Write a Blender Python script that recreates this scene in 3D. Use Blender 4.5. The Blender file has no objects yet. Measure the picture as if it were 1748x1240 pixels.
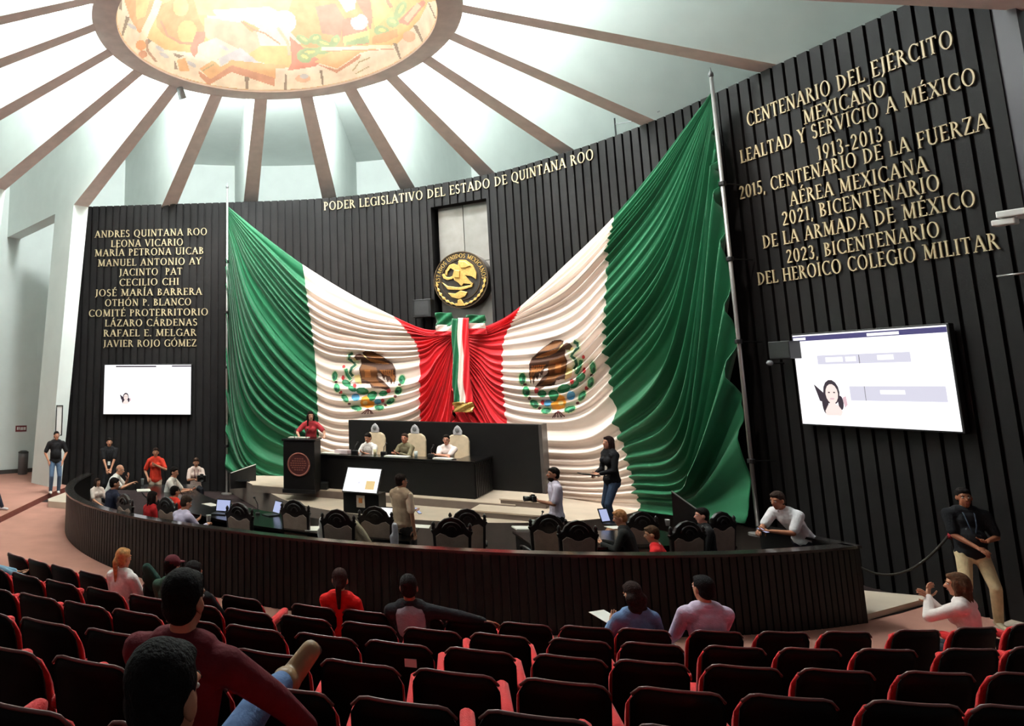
import bpy, bmesh, math, random
import numpy as np
from mathutils import Vector, Matrix, Quaternion
from mathutils.bvhtree import BVHTree
random.seed(7); np.random.seed(7)
S = bpy.context.scene
COL = S.collection
# ------------------------------------------------------------------ camera, world, exposure
FPX, CX, CY, PITCH, CAMH = 1280.0, 409.0, 448.0, math.radians(9.4), 3.15
cam_data = bpy.data.cameras.new('camera'); cam = bpy.data.objects.new('camera', cam_data); COL.objects.link(cam)
cam_data.sensor_fit = 'HORIZONTAL'; cam_data.sensor_width = 36.0
cam_data.lens = FPX / 1748.0 * 36.0
cam_data.shift_x = (874.0 - CX) / 1748.0
cam_data.shift_y = (CY - 620.0) / 1748.0
cam_data.clip_start = 0.05; cam_data.clip_end = 200
cam.location = (0, 0, CAMH); cam.rotation_euler = (math.pi / 2 + PITCH, 0, 0)
S.camera = cam
w = bpy.data.worlds.new('world'); S.world = w; w.use_nodes = True
w.node_tree.nodes['Background'].inputs[0].default_value = (1.0, 0.95, 0.92, 1)
w.node_tree.nodes['Background'].inputs[1].default_value = 0.09
S.view_settings.view_transform = 'Standard'; S.view_settings.look = 'None'
S.view_settings.gamma = 1.0; S.view_settings.use_curve_mapping = False
S.view_settings.exposure = 0.0
# large lights of the hall (area lamps and added spots, without fixture meshes)
CR = Vector((0.8, 15.74))            # centre of the round ceiling
RING_Z, RING_R, RING_IN, ROOM_R, CEIL_Z = 11.0, 3.98, 3.52, 14.4, 12.2
def spot(name, loc, target, power, angle, blend=0.6, size=0.25, color=(1, .93, .85)):
    l = bpy.data.lights.new(name, 'SPOT'); l.energy = power; l.spot_size = math.radians(angle); l.spot_blend = blend
    l.shadow_soft_size = size; l.color = color
    o = bpy.data.objects.new(name, l); COL.objects.link(o); o.location = loc
    d = Vector(target) - Vector(loc); o.rotation_euler = d.to_track_quat('-Z', 'Y').to_euler(); return o
def area(name, loc, target, power, sx, sy, color=(1, .96, .92), spread=180):
    l = bpy.data.lights.new(name, 'AREA'); l.energy = power; l.shape = 'RECTANGLE'; l.size = sx; l.size_y = sy; l.color = color
    l.spread = math.radians(spread)
    o = bpy.data.objects.new(name, l); COL.objects.link(o); o.location = loc
    d = Vector(target) - Vector(loc); o.rotation_euler = d.to_track_quat('-Z', 'Y').to_euler(); return o
SPOTS = [  # added spots without fixtures, lighting flag, walls and floor: position, target, power, cone
    ((-1.4, 19.2, 10.0), (0.6, 23.0, 4.6), 950, 75),
    ((2.2, 17.6, 10.2), (4.4, 21.4, 4.2), 1100, 75),
    ((4.6, 14.8, 10.0), (7.4, 18.6, 4.2), 1100, 75),
    ((5.4, 11.6, 9.4), (9.2, 15.0, 5.0), 760, 75),
    ((-5.0, 18.2, 9.6), (-3.6, 23.7, 6.5), 300, 60),
    ((5.6, 8.6, 9.2), (9.9, 11.6, 6.8), 170, 62),
    ((-3.0, 9.5, 9.6), (-4.5, 17.0, 0.0), 1250, 75),
    ((1.0, 12.0, 10.1), (4.4, 17.2, 0.8), 750, 50),
]
for i, (a, b, p, c) in enumerate(SPOTS): spot('added_spot', a, b, p, c)
NF = 20; FIN0 = math.radians(-3.0)
for k in range(NF):                  # clerestory daylight panels round the drum, one per bay, shining outwards
    a = FIN0 + (k + .5) * 2 * math.pi / NF
    d = Vector((math.sin(a), math.cos(a), 0))
    p = Vector((CR.x, CR.y, 11.95)) + d * (RING_R + .09)
    area('clerestory', p, p + d + Vector((0, 0, -.05)), 780 if 4 >= min(k, NF - k) - (k > NF // 2) * 2 else 380, .85, 1.1, (.93, 1.0, 1.0))
area('dome_fill', (CR.x, CR.y, RING_Z + .25), (CR.x, CR.y, 14), 105, 3.4, 3.4, (1, .98, .95))  # added upward panel floating in the ring opening to brighten the dome
for k in range(10):  # small rim lamps added so the dome's lower edge brightens
    a = k * 2 * math.pi / 10; d = Vector((math.sin(a), math.cos(a), 0)); area('dome_fill', Vector((CR.x, CR.y, RING_Z + .16)) + d * 3.3, Vector((CR.x, CR.y, RING_Z + .9)), 13, .7, .12, (1, .98, .95))
# ------------------------------------------------------------------ helpers: projection of the photograph's pixels to places in the hall
CP, SP = math.cos(PITCH), math.sin(PITCH)
def ray(x, y):
    u = (x - CX) / FPX; v = (CY - y) / FPX
    return Vector((u, CP - v * SP, SP + v * CP))
def atz(x, y, z):
    r = ray(x, y); t = (z - CAMH) / r.z; return Vector((0, 0, CAMH)) + r * t
def aty(x, y, Y):
    r = ray(x, y); return Vector((0, 0, CAMH)) + r * (Y / r.y)
def srgb(r, g, b):
    f = lambda c: (c / 255 / 12.92) if c / 255 <= .04045 else ((c / 255 + .055) / 1.055) ** 2.4
    return (f(r), f(g), f(b))
# ------------------------------------------------------------------ materials
MATS = {}
def mat(name, rgb, rough=.6, metal=0.0, noise=0.0, nscale=8.0, bump=0.0, bscale=60.0, spec=.5, emit=None, estr=1.0, coat=0.0, sheen=0.0, rgb2=None):
    if name in MATS: return MATS[name]
    m = bpy.data.materials.new(name); m.use_nodes = True; nt = m.node_tree; b = nt.nodes['Principled BSDF']
    b.inputs['Base Color'].default_value = (*rgb, 1); b.inputs['Roughness'].default_value = rough
    b.inputs['Metallic'].default_value = metal; b.inputs['Specular IOR Level'].default_value = spec
    b.inputs['Coat Weight'].default_value = coat; b.inputs['Sheen Weight'].default_value = sheen
    if emit: b.inputs['Emission Color'].default_value = (*emit, 1); b.inputs['Emission Strength'].default_value = estr
    tc = None
    if noise or rgb2:
        tc = nt.nodes.new('ShaderNodeTexCoord'); n = nt.nodes.new('ShaderNodeTexNoise'); n.inputs['Scale'].default_value = nscale; n.inputs['Detail'].default_value = 5
        r = nt.nodes.new('ShaderNodeValToRGB'); nt.links.new(tc.outputs['Object'], n.inputs['Vector']); nt.links.new(n.outputs['Fac'], r.inputs['Fac'])
        r.color_ramp.elements[0].position = .32; r.color_ramp.elements[1].position = .68
        c2 = rgb2 or tuple(min(1, c * (1 + noise)) for c in rgb); c1 = rgb if rgb2 else tuple(c * (1 - noise) for c in rgb)
        r.color_ramp.elements[0].color = (*c1, 1); r.color_ramp.elements[1].color = (*c2, 1)
        nt.links.new(r.outputs['Color'], b.inputs['Base Color'])
    if bump:
        if tc is None: tc = nt.nodes.new('ShaderNodeTexCoord')
        n2 = nt.nodes.new('ShaderNodeTexNoise'); n2.inputs['Scale'].default_value = bscale; n2.inputs['Detail'].default_value = 3
        nt.links.new(tc.outputs['Object'], n2.inputs['Vector'])
        bp = nt.nodes.new('ShaderNodeBump'); bp.inputs['Strength'].default_value = bump; bp.inputs['Distance'].default_value = .02
        nt.links.new(n2.outputs['Fac'], bp.inputs['Height']); nt.links.new(bp.outputs['Normal'], b.inputs['Normal'])
    MATS[name] = m; return m
_mc = {}
def cloth(r, g, b, rough=.85):
    k = (r, g, b)
    if k not in _mc: _mc[k] = mat('cloth_%d_%d_%d' % k, srgb(r, g, b), rough, noise=.10, nscale=14, bump=.25, bscale=45, spec=.2)
    return _mc[k]
BLACKWOOD = mat('black_wood', srgb(11, 9, 9), .5, noise=.25, nscale=3, bump=.05, spec=.28)
WALLWOOD = mat('black_slat_wall', srgb(20, 17, 17), .6, noise=.22, nscale=2.2, bump=.05, spec=.22)
BLACKTOP = mat('polished_black_top', srgb(14, 14, 14), .22, spec=.4)
WHITEW = mat('white_plaster', srgb(222, 228, 224), .85, noise=.03, nscale=1.5, bump=.05)
CONC = mat('taupe_concrete', srgb(226, 210, 205), .8, noise=.07, nscale=4, bump=.1)
CARPET = mat('rose_carpet', srgb(170, 122, 108), .95, noise=.10, nscale=1.3, bump=.3, bscale=140, spec=.1)
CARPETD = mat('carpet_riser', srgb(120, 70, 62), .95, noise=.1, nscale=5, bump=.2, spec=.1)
BEIGE = mat('beige_stage_floor', srgb(202, 184, 166), .5, noise=.07, nscale=2, spec=.35)
RISER = mat('stage_riser', srgb(120, 106, 98), .7, noise=.08, nscale=4)
GOLD = mat('gilt_letter', srgb(188, 170, 134), .45, metal=.1, noise=.1, nscale=9)
GOLD2 = mat('gold_relief', srgb(206, 168, 96), .35, metal=.6, noise=.18, nscale=20)
STEEL = mat('brushed_steel', srgb(142, 138, 134), .36, metal=.8, noise=.10, nscale=3)
CHROME = mat('pole_metal', srgb(175, 172, 170), .35, metal=.6)
SHELL = mat('black_seat_shell', srgb(5, 4, 4), .5, spec=.16, noise=.2, nscale=6)
RED = mat('red_upholstery', srgb(205, 22, 28), .72, noise=.12, nscale=10, bump=.25, bscale=120, sheen=.2, spec=.25)
GREENC = mat('flag_green', srgb(9, 92, 56), .55, noise=.08, nscale=2, sheen=.2, spec=.3)
WHITEC = mat('flag_white', srgb(238, 222, 212), .7, noise=.03, nscale=2, sheen=.2, spec=.2)
REDC = mat('flag_red', srgb(208, 20, 34), .55, noise=.08, nscale=2, sheen=.2, spec=.3)
PAPER = mat('white_paper', srgb(240, 238, 230), .8, noise=.02)
BLACKP = mat('black_plastic', srgb(20, 20, 21), .4, noise=.1, nscale=20)
GREYP = mat('grey_plastic', srgb(120, 122, 124), .45, noise=.05)
WHITEP = mat('white_plastic', srgb(232, 230, 226), .4, noise=.02)
TAUPE = mat('taupe_chair_fabric', srgb(150, 128, 116), .8, noise=.08, nscale=12, bump=.2)
CARVED = mat('dark_carved_wood', srgb(26, 19, 18), .4, noise=.25, nscale=18, bump=.2, bscale=40)
CREAMF = mat('cream_leather', srgb(205, 186, 158), .6, noise=.08, nscale=10)
GLASS = mat('clear_tumbler', srgb(210, 220, 220), .08, spec=.6)
SCREENW = mat('lit_screen', (0, 0, 0), .3, emit=(.98, .97, 1.0), estr=1.35)
SC_NAVY = mat('screen_navy', (0, 0, 0), .3, emit=srgb(72, 66, 120), estr=1.0)
SC_LAV = mat('screen_lavender', (0, 0, 0), .3, emit=srgb(222, 220, 236), estr=1.0)
SC_DARK = mat('screen_dark', (0, 0, 0), .3, emit=srgb(58, 46, 58), estr=1.0)
SC_SKIN = mat('screen_skin', (0, 0, 0), .3, emit=srgb(252, 232, 226), estr=1.05)
SC_PINK = mat('screen_pink', (0, 0, 0), .3, emit=srgb(232, 196, 204), estr=1.0)
SC_TAN = mat('screen_tan', (0, 0, 0), .3, emit=srgb(226, 190, 120), estr=1.0)
SC_BLUE = mat('screen_blue', (0, 0, 0), .3, emit=srgb(176, 186, 226), estr=1.0)
# ------------------------------------------------------------------ mesh builder
class MB:
    def __init__(s): s.v = []; s.f = []; s.m = []; s.mi = 0
    def add(s, vs, fs):
        o = len(s.v); s.v += [tuple(p) for p in vs]; s.f += [tuple(i + o for i in f) for f in fs]; s.m += [s.mi] * len(fs); return s
    def box(s, c, d, M=None):
        x, y, z = d[0] / 2, d[1] / 2, d[2] / 2
        vs = [Vector((a * x, b * y, e * z)) for e in (-1, 1) for b in (-1, 1) for a in (-1, 1)]
        if M is not None: vs = [M @ p for p in vs]
        vs = [p + Vector(c) for p in vs]
        return s.add(vs, [(0, 2, 3, 1), (4, 5, 7, 6), (0, 1, 5, 4), (2, 6, 7, 3), (0, 4, 6, 2), (1, 3, 7, 5)])
    def prism(s, poly, fn0, fn1):     # poly: 2D points (counter-clockwise seen from fn1 side); fn: 2D -> 3D
        n = len(poly); vs = [fn0(p) for p in poly] + [fn1(p) for p in poly]
        fs = [tuple(range(n - 1, -1, -1)), tuple(range(n, 2 * n))] + [(i, (i + 1) % n, n + (i + 1) % n, n + i) for i in range(n)]
        return s.add(vs, fs)
    def tube(s, pts, r, n=8, caps=True, sq=1.0):
        pts = [Vector(p) for p in pts]; rs = r if isinstance(r, (list, tuple)) else [r] * len(pts); vs = []; fs = []
        t0 = (pts[1] - pts[0]).normalized(); up = Vector((0, 0, 1)) if abs(t0.z) < .9 else Vector((1, 0, 0))
        for i, p in enumerate(pts):
            t = (pts[min(i + 1, len(pts) - 1)] - pts[max(i - 1, 0)]).normalized()
            a = t.cross(up); a = a.normalized() if a.length > 1e-6 else Vector((1, 0, 0)); b = a.cross(t).normalized(); up = b
            for k in range(n):
                g = 2 * math.pi * k / n; vs.append(p + (a * math.cos(g) + b * math.sin(g) * sq) * rs[i])
        for i in range(len(pts) - 1):
            for k in range(n):
                k2 = (k + 1) % n; fs.append((i * n + k, i * n + k2, (i + 1) * n + k2, (i + 1) * n + k))
        if caps: fs.append(tuple(range(n - 1, -1, -1))); fs.append(tuple((len(pts) - 1) * n + k for k in range(n)))
        return s.add(vs, fs)
    def lathe(s, prof, c=(0, 0, 0), n=16, ax=None):
        vs = []; fs = []; c = Vector(c); Q = Vector((0, 0, 1)).rotation_difference(Vector(ax)).to_matrix() if ax else Matrix.Identity(3)
        for (r, z) in prof:
            for k in range(n):
                g = 2 * math.pi * k / n; vs.append(c + Q @ Vector((r * math.cos(g), r * math.sin(g), z)))
        for i in range(len(prof) - 1):
            for k in range(n):
                k2 = (k + 1) % n; fs.append((i * n + k, i * n + k2, (i + 1) * n + k2, (i + 1) * n + k))
        fs.append(tuple(range(n - 1, -1, -1))); fs.append(tuple((len(prof) - 1) * n + k for k in range(n)))
        return s.add(vs, fs)
    def ell(s, c, r, M=None, n=12, m=8):
        vs = []; fs = []; c = Vector(c)
        vs.append(Vector((0, 0, 1)))
        for i in range(1, m):
            t = math.pi * i / m
            for k in range(n):
                g = 2 * math.pi * k / n; vs.append(Vector((math.sin(t) * math.cos(g), math.sin(t) * math.sin(g), math.cos(t))))
        vs.append(Vector((0, 0, -1)))
        out = []
        for p in vs:
            q = Vector((p.x * r[0], p.y * r[1], p.z * r[2])); q = M @ q if M is not None else q; out.append(q + c)
        for k in range(n): fs.append((0, 1 + k, 1 + (k + 1) % n))
        for i in range(m - 2):
            for k in range(n):
                a = 1 + i * n + k; b = 1 + i * n + (k + 1) % n; fs.append((a, a + n, b + n, b))
        L = len(vs) - 1; o = 1 + (m - 2) * n
        for k in range(n): fs.append((L, o + (k + 1) % n, o + k))
        return s.add(out, fs)
    def cap(s, p0, p1, r0, r1, side=None, depth=1.0, n=12):   # tapered capsule; elliptical when side is given (depth = ratio across)
        p0 = Vector(p0); p1 = Vector(p1); t = (p1 - p0); L = t.length; t = t / L if L > 1e-6 else Vector((0, 0, 1))
        if side is None: side = t.orthogonal()
        a = (Vector(side) - t * t.dot(Vector(side))).normalized(); b = t.cross(a)
        rings = []
        for j in (-90, -60, -30, 0): g = math.radians(j); rings.append((p0 + t * r0 * math.sin(g) * min(1, depth + .1), r0 * math.cos(g)))
        for j in (0, 30, 60, 90): g = math.radians(j); rings.append((p1 + t * r1 * math.sin(g) * min(1, depth + .1), r1 * math.cos(g)))
        vs = []; fs = []; vs.append(rings[0][0])
        for (c, r) in rings[1:-1]:
            for k in range(n):
                g = 2 * math.pi * k / n; vs.append(c + a * r * math.cos(g) + b * r * depth * math.sin(g))
        vs.append(rings[-1][0]); R = len(rings) - 2
        for k in range(n): fs.append((0, 1 + (k + 1) % n, 1 + k))
        for i in range(R - 1):
            for k in range(n):
                q = 1 + i * n + k; w2 = 1 + i * n + (k + 1) % n; fs.append((q, w2, w2 + n, q + n))
        L2 = len(vs) - 1; o = 1 + (R - 1) * n
        for k in range(n): fs.append((L2, o + k, o + (k + 1) % n))
        return s.add(vs, fs)
    def mesh(s, name, mats, smooth=False):
        me = bpy.data.meshes.new(name); me.from_pydata(s.v, [], s.f)
        for m in (mats if isinstance(mats, (list, tuple)) else [mats]): me.materials.append(m)
        if isinstance(mats, (list, tuple)) and len(mats) > 1: me.polygons.foreach_set('material_index', s.m)
        if smooth: me.polygons.foreach_set('use_smooth', [True] * len(s.f))
        me.update(); return me
    def build(s, name, mats, parent=None, smooth=False, loc=None, bevel=0, fixn=False):
        me = s.mesh(name, mats, smooth)
        if fixn:
            b = bmesh.new(); b.from_mesh(me); bmesh.ops.recalc_face_normals(b, faces=b.faces); b.to_mesh(me); b.free()
        o = bpy.data.objects.new(name, me); COL.objects.link(o)
        if parent: o.parent = parent
        if loc is not None: o.location = loc
        if bevel:
            md = o.modifiers.new('bevel', 'BEVEL'); md.width = bevel; md.segments = 2; md.limit_method = 'ANGLE'
        return o
def tag(o, label=None, cat=None, group=None, kind=None):
    if label: o['label'] = label
    if cat: o['category'] = cat
    if group: o['group'] = group
    if kind: o['kind'] = kind
    return o
def thing(name, label, cat, loc=(0, 0, 0), rz=0.0, group=None):
    o = bpy.data.objects.new(name, None); COL.objects.link(o); o.location = loc; o.rotation_euler = (0, 0, rz)
    o.empty_display_size = .1
    return tag(o, label, cat, group)
def copy_tree(o, loc=None, rz=None, label=None, group=None, parent=None):
    c = o.copy(); COL.objects.link(c)
    if parent is not None: c.parent = parent
    if loc is not None: c.location = loc
    if rz is not None: c.rotation_euler = (0, 0, rz)
    if label: c['label'] = label
    if group: c['group'] = group
    for ch in list(o.children): copy_tree(ch, parent=c)
    return c
def struct(o): o['kind'] = 'structure'; return o
ORD = ['first', 'second', 'third', 'fourth', 'fifth', 'sixth', 'seventh', 'eighth', 'ninth', 'tenth', 'eleventh', 'twelfth', 'thirteenth', 'fourteenth', 'fifteenth', 'sixteenth', 'seventeenth', 'eighteenth', 'nineteenth', 'twentieth', 'twenty-first', 'twenty-second']
# ------------------------------------------------------------------ the dark slatted wall: plan curve
WTOP = 9.0
WP = [(-5.55, 24.15), (-0.40, 23.50), (2.68, 22.95), (5.10, 21.75), (7.03, 20.15), (7.95, 18.80), (8.70, 17.40), (9.30, 15.75), (9.62, 14.35)]
WEND = (10.60, 9.55)
def _catmull(P, n=24):
    P = [np.array(p, float) for p in P]; P = [2 * P[0] - P[1]] + P + [2 * P[-1] - P[-2]]; out = []
    for i in range(1, len(P) - 2):
        for k in range(n):
            t = k / n; a, b, c, d = P[i - 1:i + 3]
            out.append(.5 * ((2 * b) + (c - a) * t + (2 * a - 5 * b + 4 * c - d) * t * t + (3 * b - a - 3 * c + d) * t ** 3))
    out.append(P[-2]); return np.array(out)
_mid = _catmull([WP[0]] + WP[1:] , 24)
_i0 = 24
_path = np.vstack([np.linspace(WP[0], WP[1], 24, endpoint=False), _mid[_i0:], np.linspace(WP[-1], WEND, 30)[1:]])
_seg = np.r_[0, np.cumsum(np.hypot(*np.diff(_path, axis=0).T))]; WLEN = _seg[-1]
S_LEFT = float(_seg[24]); S_RIGHT = float(_seg[24 + len(_mid[_i0:]) - 1])
def wpt(s, off=0.0, z=0.0):           # point on the wall at arc length s, off metres in front of it
    x = np.interp(s, _seg, _path[:, 0]); y = np.interp(s, _seg, _path[:, 1])
    e = .25; dx = np.interp(s + e, _seg, _path[:, 0]) - np.interp(s - e, _seg, _path[:, 0]); dy = np.interp(s + e, _seg, _path[:, 1]) - np.interp(s - e, _seg, _path[:, 1])
    L = math.hypot(dx, dy); return Vector((x + dy / L * off, y - dx / L * off, z))
def wnorm(s): return (wpt(s, 1) - wpt(s, 0))
def wtan(s): n = wnorm(s); return Vector((-n.y, n.x, 0))
_S = np.linspace(0, WLEN, 900)
_offc = {}
def onwall(x, y, off=0.0):            # where the sight line through a pixel meets the wall (offset surface) -> (s, z)
    k = round(off, 3)
    if k not in _offc: _offc[k] = np.array([wpt(s, off)[:2] for s in _S])
    Q = _offc[k]; r = ray(x, y); c = Q[:, 0] * r.y - Q[:, 1] * r.x
    idx = np.where(c[:-1] * c[1:] <= 0)[0]
    i = idx[0] if len(idx) else int(np.argmin(np.abs(c)))
    if not len(idx): i = min(i, len(Q) - 2)
    t = c[i] / (c[i] - c[i + 1]) if c[i] != c[i + 1] else 0
    p = Q[i] + (Q[i + 1] - Q[i]) * t; s = _S[i] + (_S[i + 1] - _S[i]) * t
    return float(s), CAMH + r.z * p[1] / r.y
# ------------------------------------------------------------------ room shell
def disc(z, r, c, n=96, flip=False):
    mb = MB(); vs = [(c[0], c[1], z)] + [(c[0] + r * math.sin(2 * math.pi * k / n), c[1] + r * math.cos(2 * math.pi * k / n), z) for k in range(n)]
    mb.add(vs, [((0, 1 + k, 1 + (k + 1) % n) if flip else (0, 1 + (k + 1) % n, 1 + k)) for k in range(n)]); return mb
mb = MB(); vs = []; fs = []; n = 96
for k in range(n): a = 2 * math.pi * k / n; vs += [(CR.x + RING_R * math.sin(a), CR.y + RING_R * math.cos(a), CEIL_Z + .5), (CR.x + ROOM_R * math.sin(a), CR.y + ROOM_R * math.cos(a), CEIL_Z)]
for k in range(n): j = (k + 1) % n; fs.append((2 * k, 2 * j, 2 * j + 1, 2 * k + 1))
mb.add(vs, fs); struct(mb.build('ceiling', WHITEW))
struct(disc(0, ROOM_R + 1.5, CR, flip=True).build('floor', CARPET))
mb = MB(); n = 72; vs = []; fs = []
for k in range(n + 1):
    a = math.radians(-125 + 250 * k / n); vs += [(CR.x + ROOM_R * math.sin(a), CR.y + ROOM_R * math.cos(a), z) for z in (0, CEIL_Z + .02)]
for k in range(n): fs.append((2 * k, 2 * k + 1, 2 * k + 3, 2 * k + 2))
mb.add(vs, fs); struct(mb.build('wall_outer', WHITEW))
mb = MB(); vs = []; fs = []
for k in range(n + 1):
    a = math.radians(-125 + 250 * k / n)
    for r, z in ((ROOM_R - .03, 0), (ROOM_R - .03, .28)): vs.append((CR.x + r * math.sin(a), CR.y + r * math.cos(a), z))
for k in range(n): fs.append((2 * k, 2 * k + 1, 2 * k + 3, 2 * k + 2))
mb.add(vs, fs); struct(mb.build('baseboard_outer', mat('dark_base', srgb(66, 58, 54), .7)))
# radial ceiling fins: white sides, taupe undersides; leaning pilasters where they meet the outer wall
for k in range(NF):
    a = FIN0 + k * 2 * math.pi / NF; d = Vector((math.sin(a), math.cos(a), 0)); t = Vector((d.y, -d.x, 0)); c = Vector((CR.x, CR.y, 0))
    def q(r, z, sd, hw): return c + d * r + t * hw * sd + Vector((0, 0, z))
    am = (math.degrees(a) + 180) % 360 - 180
    def plate(pr, cap_mats):
        n = len(pr); vs = [q(r, z, -1, h) for r, z, h in pr] + [q(r, z, 1, h) for r, z, h in pr]
        mb.mi = 0; mb.add(vs, [tuple(range(n - 1, -1, -1)), tuple(range(n, 2 * n))])
        for i, m in cap_mats: mb.mi = m; mb.add(vs, [(i, (i + 1) % n, n + (i + 1) % n, n + i)])
    mb = MB(); col = -118 < am < 80
    bend = (9.15, 8.72, .25) if col else ((12.6, 7.15, .25) if am < 95 else (12.6, 7.9, .25))
    plate([(RING_R - .02, RING_Z + .02, .175), bend, (ROOM_R + .05, min(bend[1], 8.5), .25), (ROOM_R + .05, CEIL_Z + .02, .25), (RING_R - .02, CEIL_Z + .5, .175)], [(0, 1), (1, 0)])
    if col: plate([bend, (10.25, 0, .21), (11.5, 0, .21), (10.45, 8.71, .25)], [(0, 0), (2, 0)])
    struct(mb.build('trim_%d' % (k + 1), [WHITEW, CONC]))
# ring beam and painted dome
def ringmesh(prof, mats, name, n=120):
    mb = MB(); vs = []; fs = []; m = len(prof)
    for k in range(n):
        a = 2 * math.pi * k / n
        for (r, z) in prof: vs.append((CR.x + r * math.sin(a), CR.y + r * math.cos(a), z))
    for k in range(n):
        j = (k + 1) % n
        for i in range(m - 1): fs.append((k * m + i, j * m + i, j * m + i + 1, k * m + i + 1))
    mb.add(vs, fs); return mb.build(name, mats, smooth=False)
struct(ringmesh([(RING_IN, RING_Z + .35), (RING_IN, RING_Z), (RING_R + .06, RING_Z), (RING_R + .06, CEIL_Z + .5)], CONC, 'trim_ring'))
DOME_Z, DOME_H = RING_Z + .05, 2.1
dprof = [(RING_IN * math.cos(t) + .0, DOME_Z + DOME_H * math.sin(t)) for t in np.linspace(0, math.pi / 2 - .01, 20)]
MURBASE = mat('mural_ground', srgb(240, 200, 140), .8, rgb2=srgb(252, 238, 208), nscale=1.1)
dome = ringmesh(dprof, MURBASE, 'mural_dome'); tag(dome, 'painted dome with a warm ochre figurative mural inside the ceiling ring', 'mural')
for p in dome.data.polygons: p.use_smooth = True
struct(ringmesh([(RING_IN + .02, DOME_Z), (RING_IN + .02, CEIL_Z + .55), (.05, CEIL_Z + .6 + .8)], CONC, 'trim_drum'))
# dark wall with vertical slats
PAN_S0, PAN_ZT = onwall(735, 352)[0], onwall(735, 352)[1]
PAN_S1 = onwall(830, 340)[0]; PAN_ZT = (PAN_ZT + onwall(830, 341)[1]) / 2; PAN_ZB = 4.0
def slat_wall(name, s0, s1, period=.235, groove=.055, depth=.06):
    ss = []; s = s0
    while s < s1 - 1e-6:
        for (ds, o) in ((0, -depth), (groove * .5, -depth), (groove * .5, 0), (period - groove * .5, 0), (period - groove * .5, -depth)):
            if s + ds <= s1: ss.append((s + ds, o))
        s += period
    ss.append((s1, 0))
    cut = sorted(x for x in (PAN_S0, PAN_S1) if s0 < x < s1)
    for c in cut: ss.append((c - 1e-4, 0)); ss.append((c + 1e-4, 0))
    ss.sort(key=lambda q: q[0]); mb = MB(); vs = []; fs = []
    zs = [0, PAN_ZB, PAN_ZT, WTOP]
    for (s, o) in ss: bk = -.6 if PAN_S0 - .12 < s < PAN_S1 + .12 else -.28; vs += [wpt(s, o, z) for z in zs] + [wpt(s, bk, WTOP), wpt(s, bk, 0)]
    for i in range(len(ss) - 1):
        m = (ss[i][0] + ss[i + 1][0]) / 2; a = 6 * i; b = 6 * i + 6
        for j in range(5):
            if j == 1 and PAN_S0 < m < PAN_S1: continue
            fs.append((a + j, b + j, b + j + 1, a + j + 1))
    fs.append((0, 1, 2, 3, 4, 5)); q = 6 * (len(ss) - 1); fs.append((q + 5, q + 4, q + 3, q + 2, q + 1, q))
    mb.add(vs, fs); return struct(mb.build(name, WALLWOOD))
slat_wall('wall_left', 0, S_LEFT); slat_wall('wall_back', S_LEFT, S_RIGHT)
S_CORR = onwall(1690, 25)[0]
slat_wall('wall_right', S_RIGHT, S_CORR, period=.245)
mb = MB(); mb.prism([(S_CORR, 0), (WLEN, 0), (WLEN, WTOP), (S_CORR, WTOP)], lambda p: wpt(p[0], -.3, p[1]), lambda p: wpt(p[0], -.02, p[1]))
struct(mb.build('trim_wall_end', mat('smooth_dark_panel', srgb(60, 58, 66), .4)))
# niche behind the steel panel
mb = MB()
for s in (PAN_S0, PAN_S1): mb.add([wpt(s, 0, PAN_ZB), wpt(s, -.5, PAN_ZB), wpt(s, -.5, PAN_ZT), wpt(s, 0, PAN_ZT)], [(0, 1, 2, 3)])
mb.add([wpt(PAN_S0, 0, PAN_ZT), wpt(PAN_S0, -.5, PAN_ZT), wpt(PAN_S1, -.5, PAN_ZT), wpt(PAN_S1, 0, PAN_ZT)], [(0, 1, 2, 3)])
mb.add([wpt(PAN_S0, -.5, PAN_ZB), wpt(PAN_S1, -.5, PAN_ZB), wpt(PAN_S1, -.5, PAN_ZT), wpt(PAN_S0, -.5, PAN_ZT)], [(0, 1, 2, 3)])
struct(mb.build('wall_niche', WALLWOOD))
pan = thing('steel_panel', 'tall brushed steel panel set in the wall niche behind the round emblem', 'panel', wpt((PAN_S0 + PAN_S1) / 2, -.3, 0))
def lpan(v): return v - pan.location
zj = onwall(780, 447)[1]; sm = (PAN_S0 + PAN_S1) / 2
for (a, b, z0, z1) in ((PAN_S0 + .1, sm - .01, zj + .01, PAN_ZT), (sm + .01, PAN_S1 - .01, zj + .01, PAN_ZT), (PAN_S0 + .1, sm, PAN_ZB + .1, zj - .01), (sm, PAN_S1 - .01, PAN_ZB + .1, zj - .01)):
    mb = MB(); mb.prism([(a, z0), (b, z0), (b, z1), (a, z1)], lambda p: lpan(wpt(p[0], -.34, p[1])), lambda p: lpan(wpt(p[0], -.3, p[1]))); mb.build('steel_sheet', STEEL, pan)
# raised floor at the left, beige step slabs, stage
SC = Vector((5.2, 19.5))             # centre of the stage and of all curved rows
def sector(r0, r1, a0, a1, z0, z1, n=48, c=SC, fr=None):   # angles measured from straight towards the camera (-Y), positive to the right
    mb = MB(); vs = []; fs = []
    for k in range(n + 1):
        a = math.radians(a0 + (a1 - a0) * k / n); d = Vector((math.sin(a), -math.cos(a)))
        zz = z1(math.degrees(a)) if callable(z1) else z1
        for (r, z) in ((r0, z0), (r1, z0), (r1, zz), (r0, zz)): vs.append((c.x + d.x * r, c.y + d.y * r, z))
    for k in range(n):
        a = 4 * k; b = a + 4
        for i in range(4): fs.append((a + i, a + (i + 1) % 4, b + (i + 1) % 4, b + i))
    fs.append((0, 3, 2, 1)); q = 4 * n; fs.append((q, q + 1, q + 2, q + 3))
    mb.add(vs, fs); return mb
STAGE_Z = .55
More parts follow.
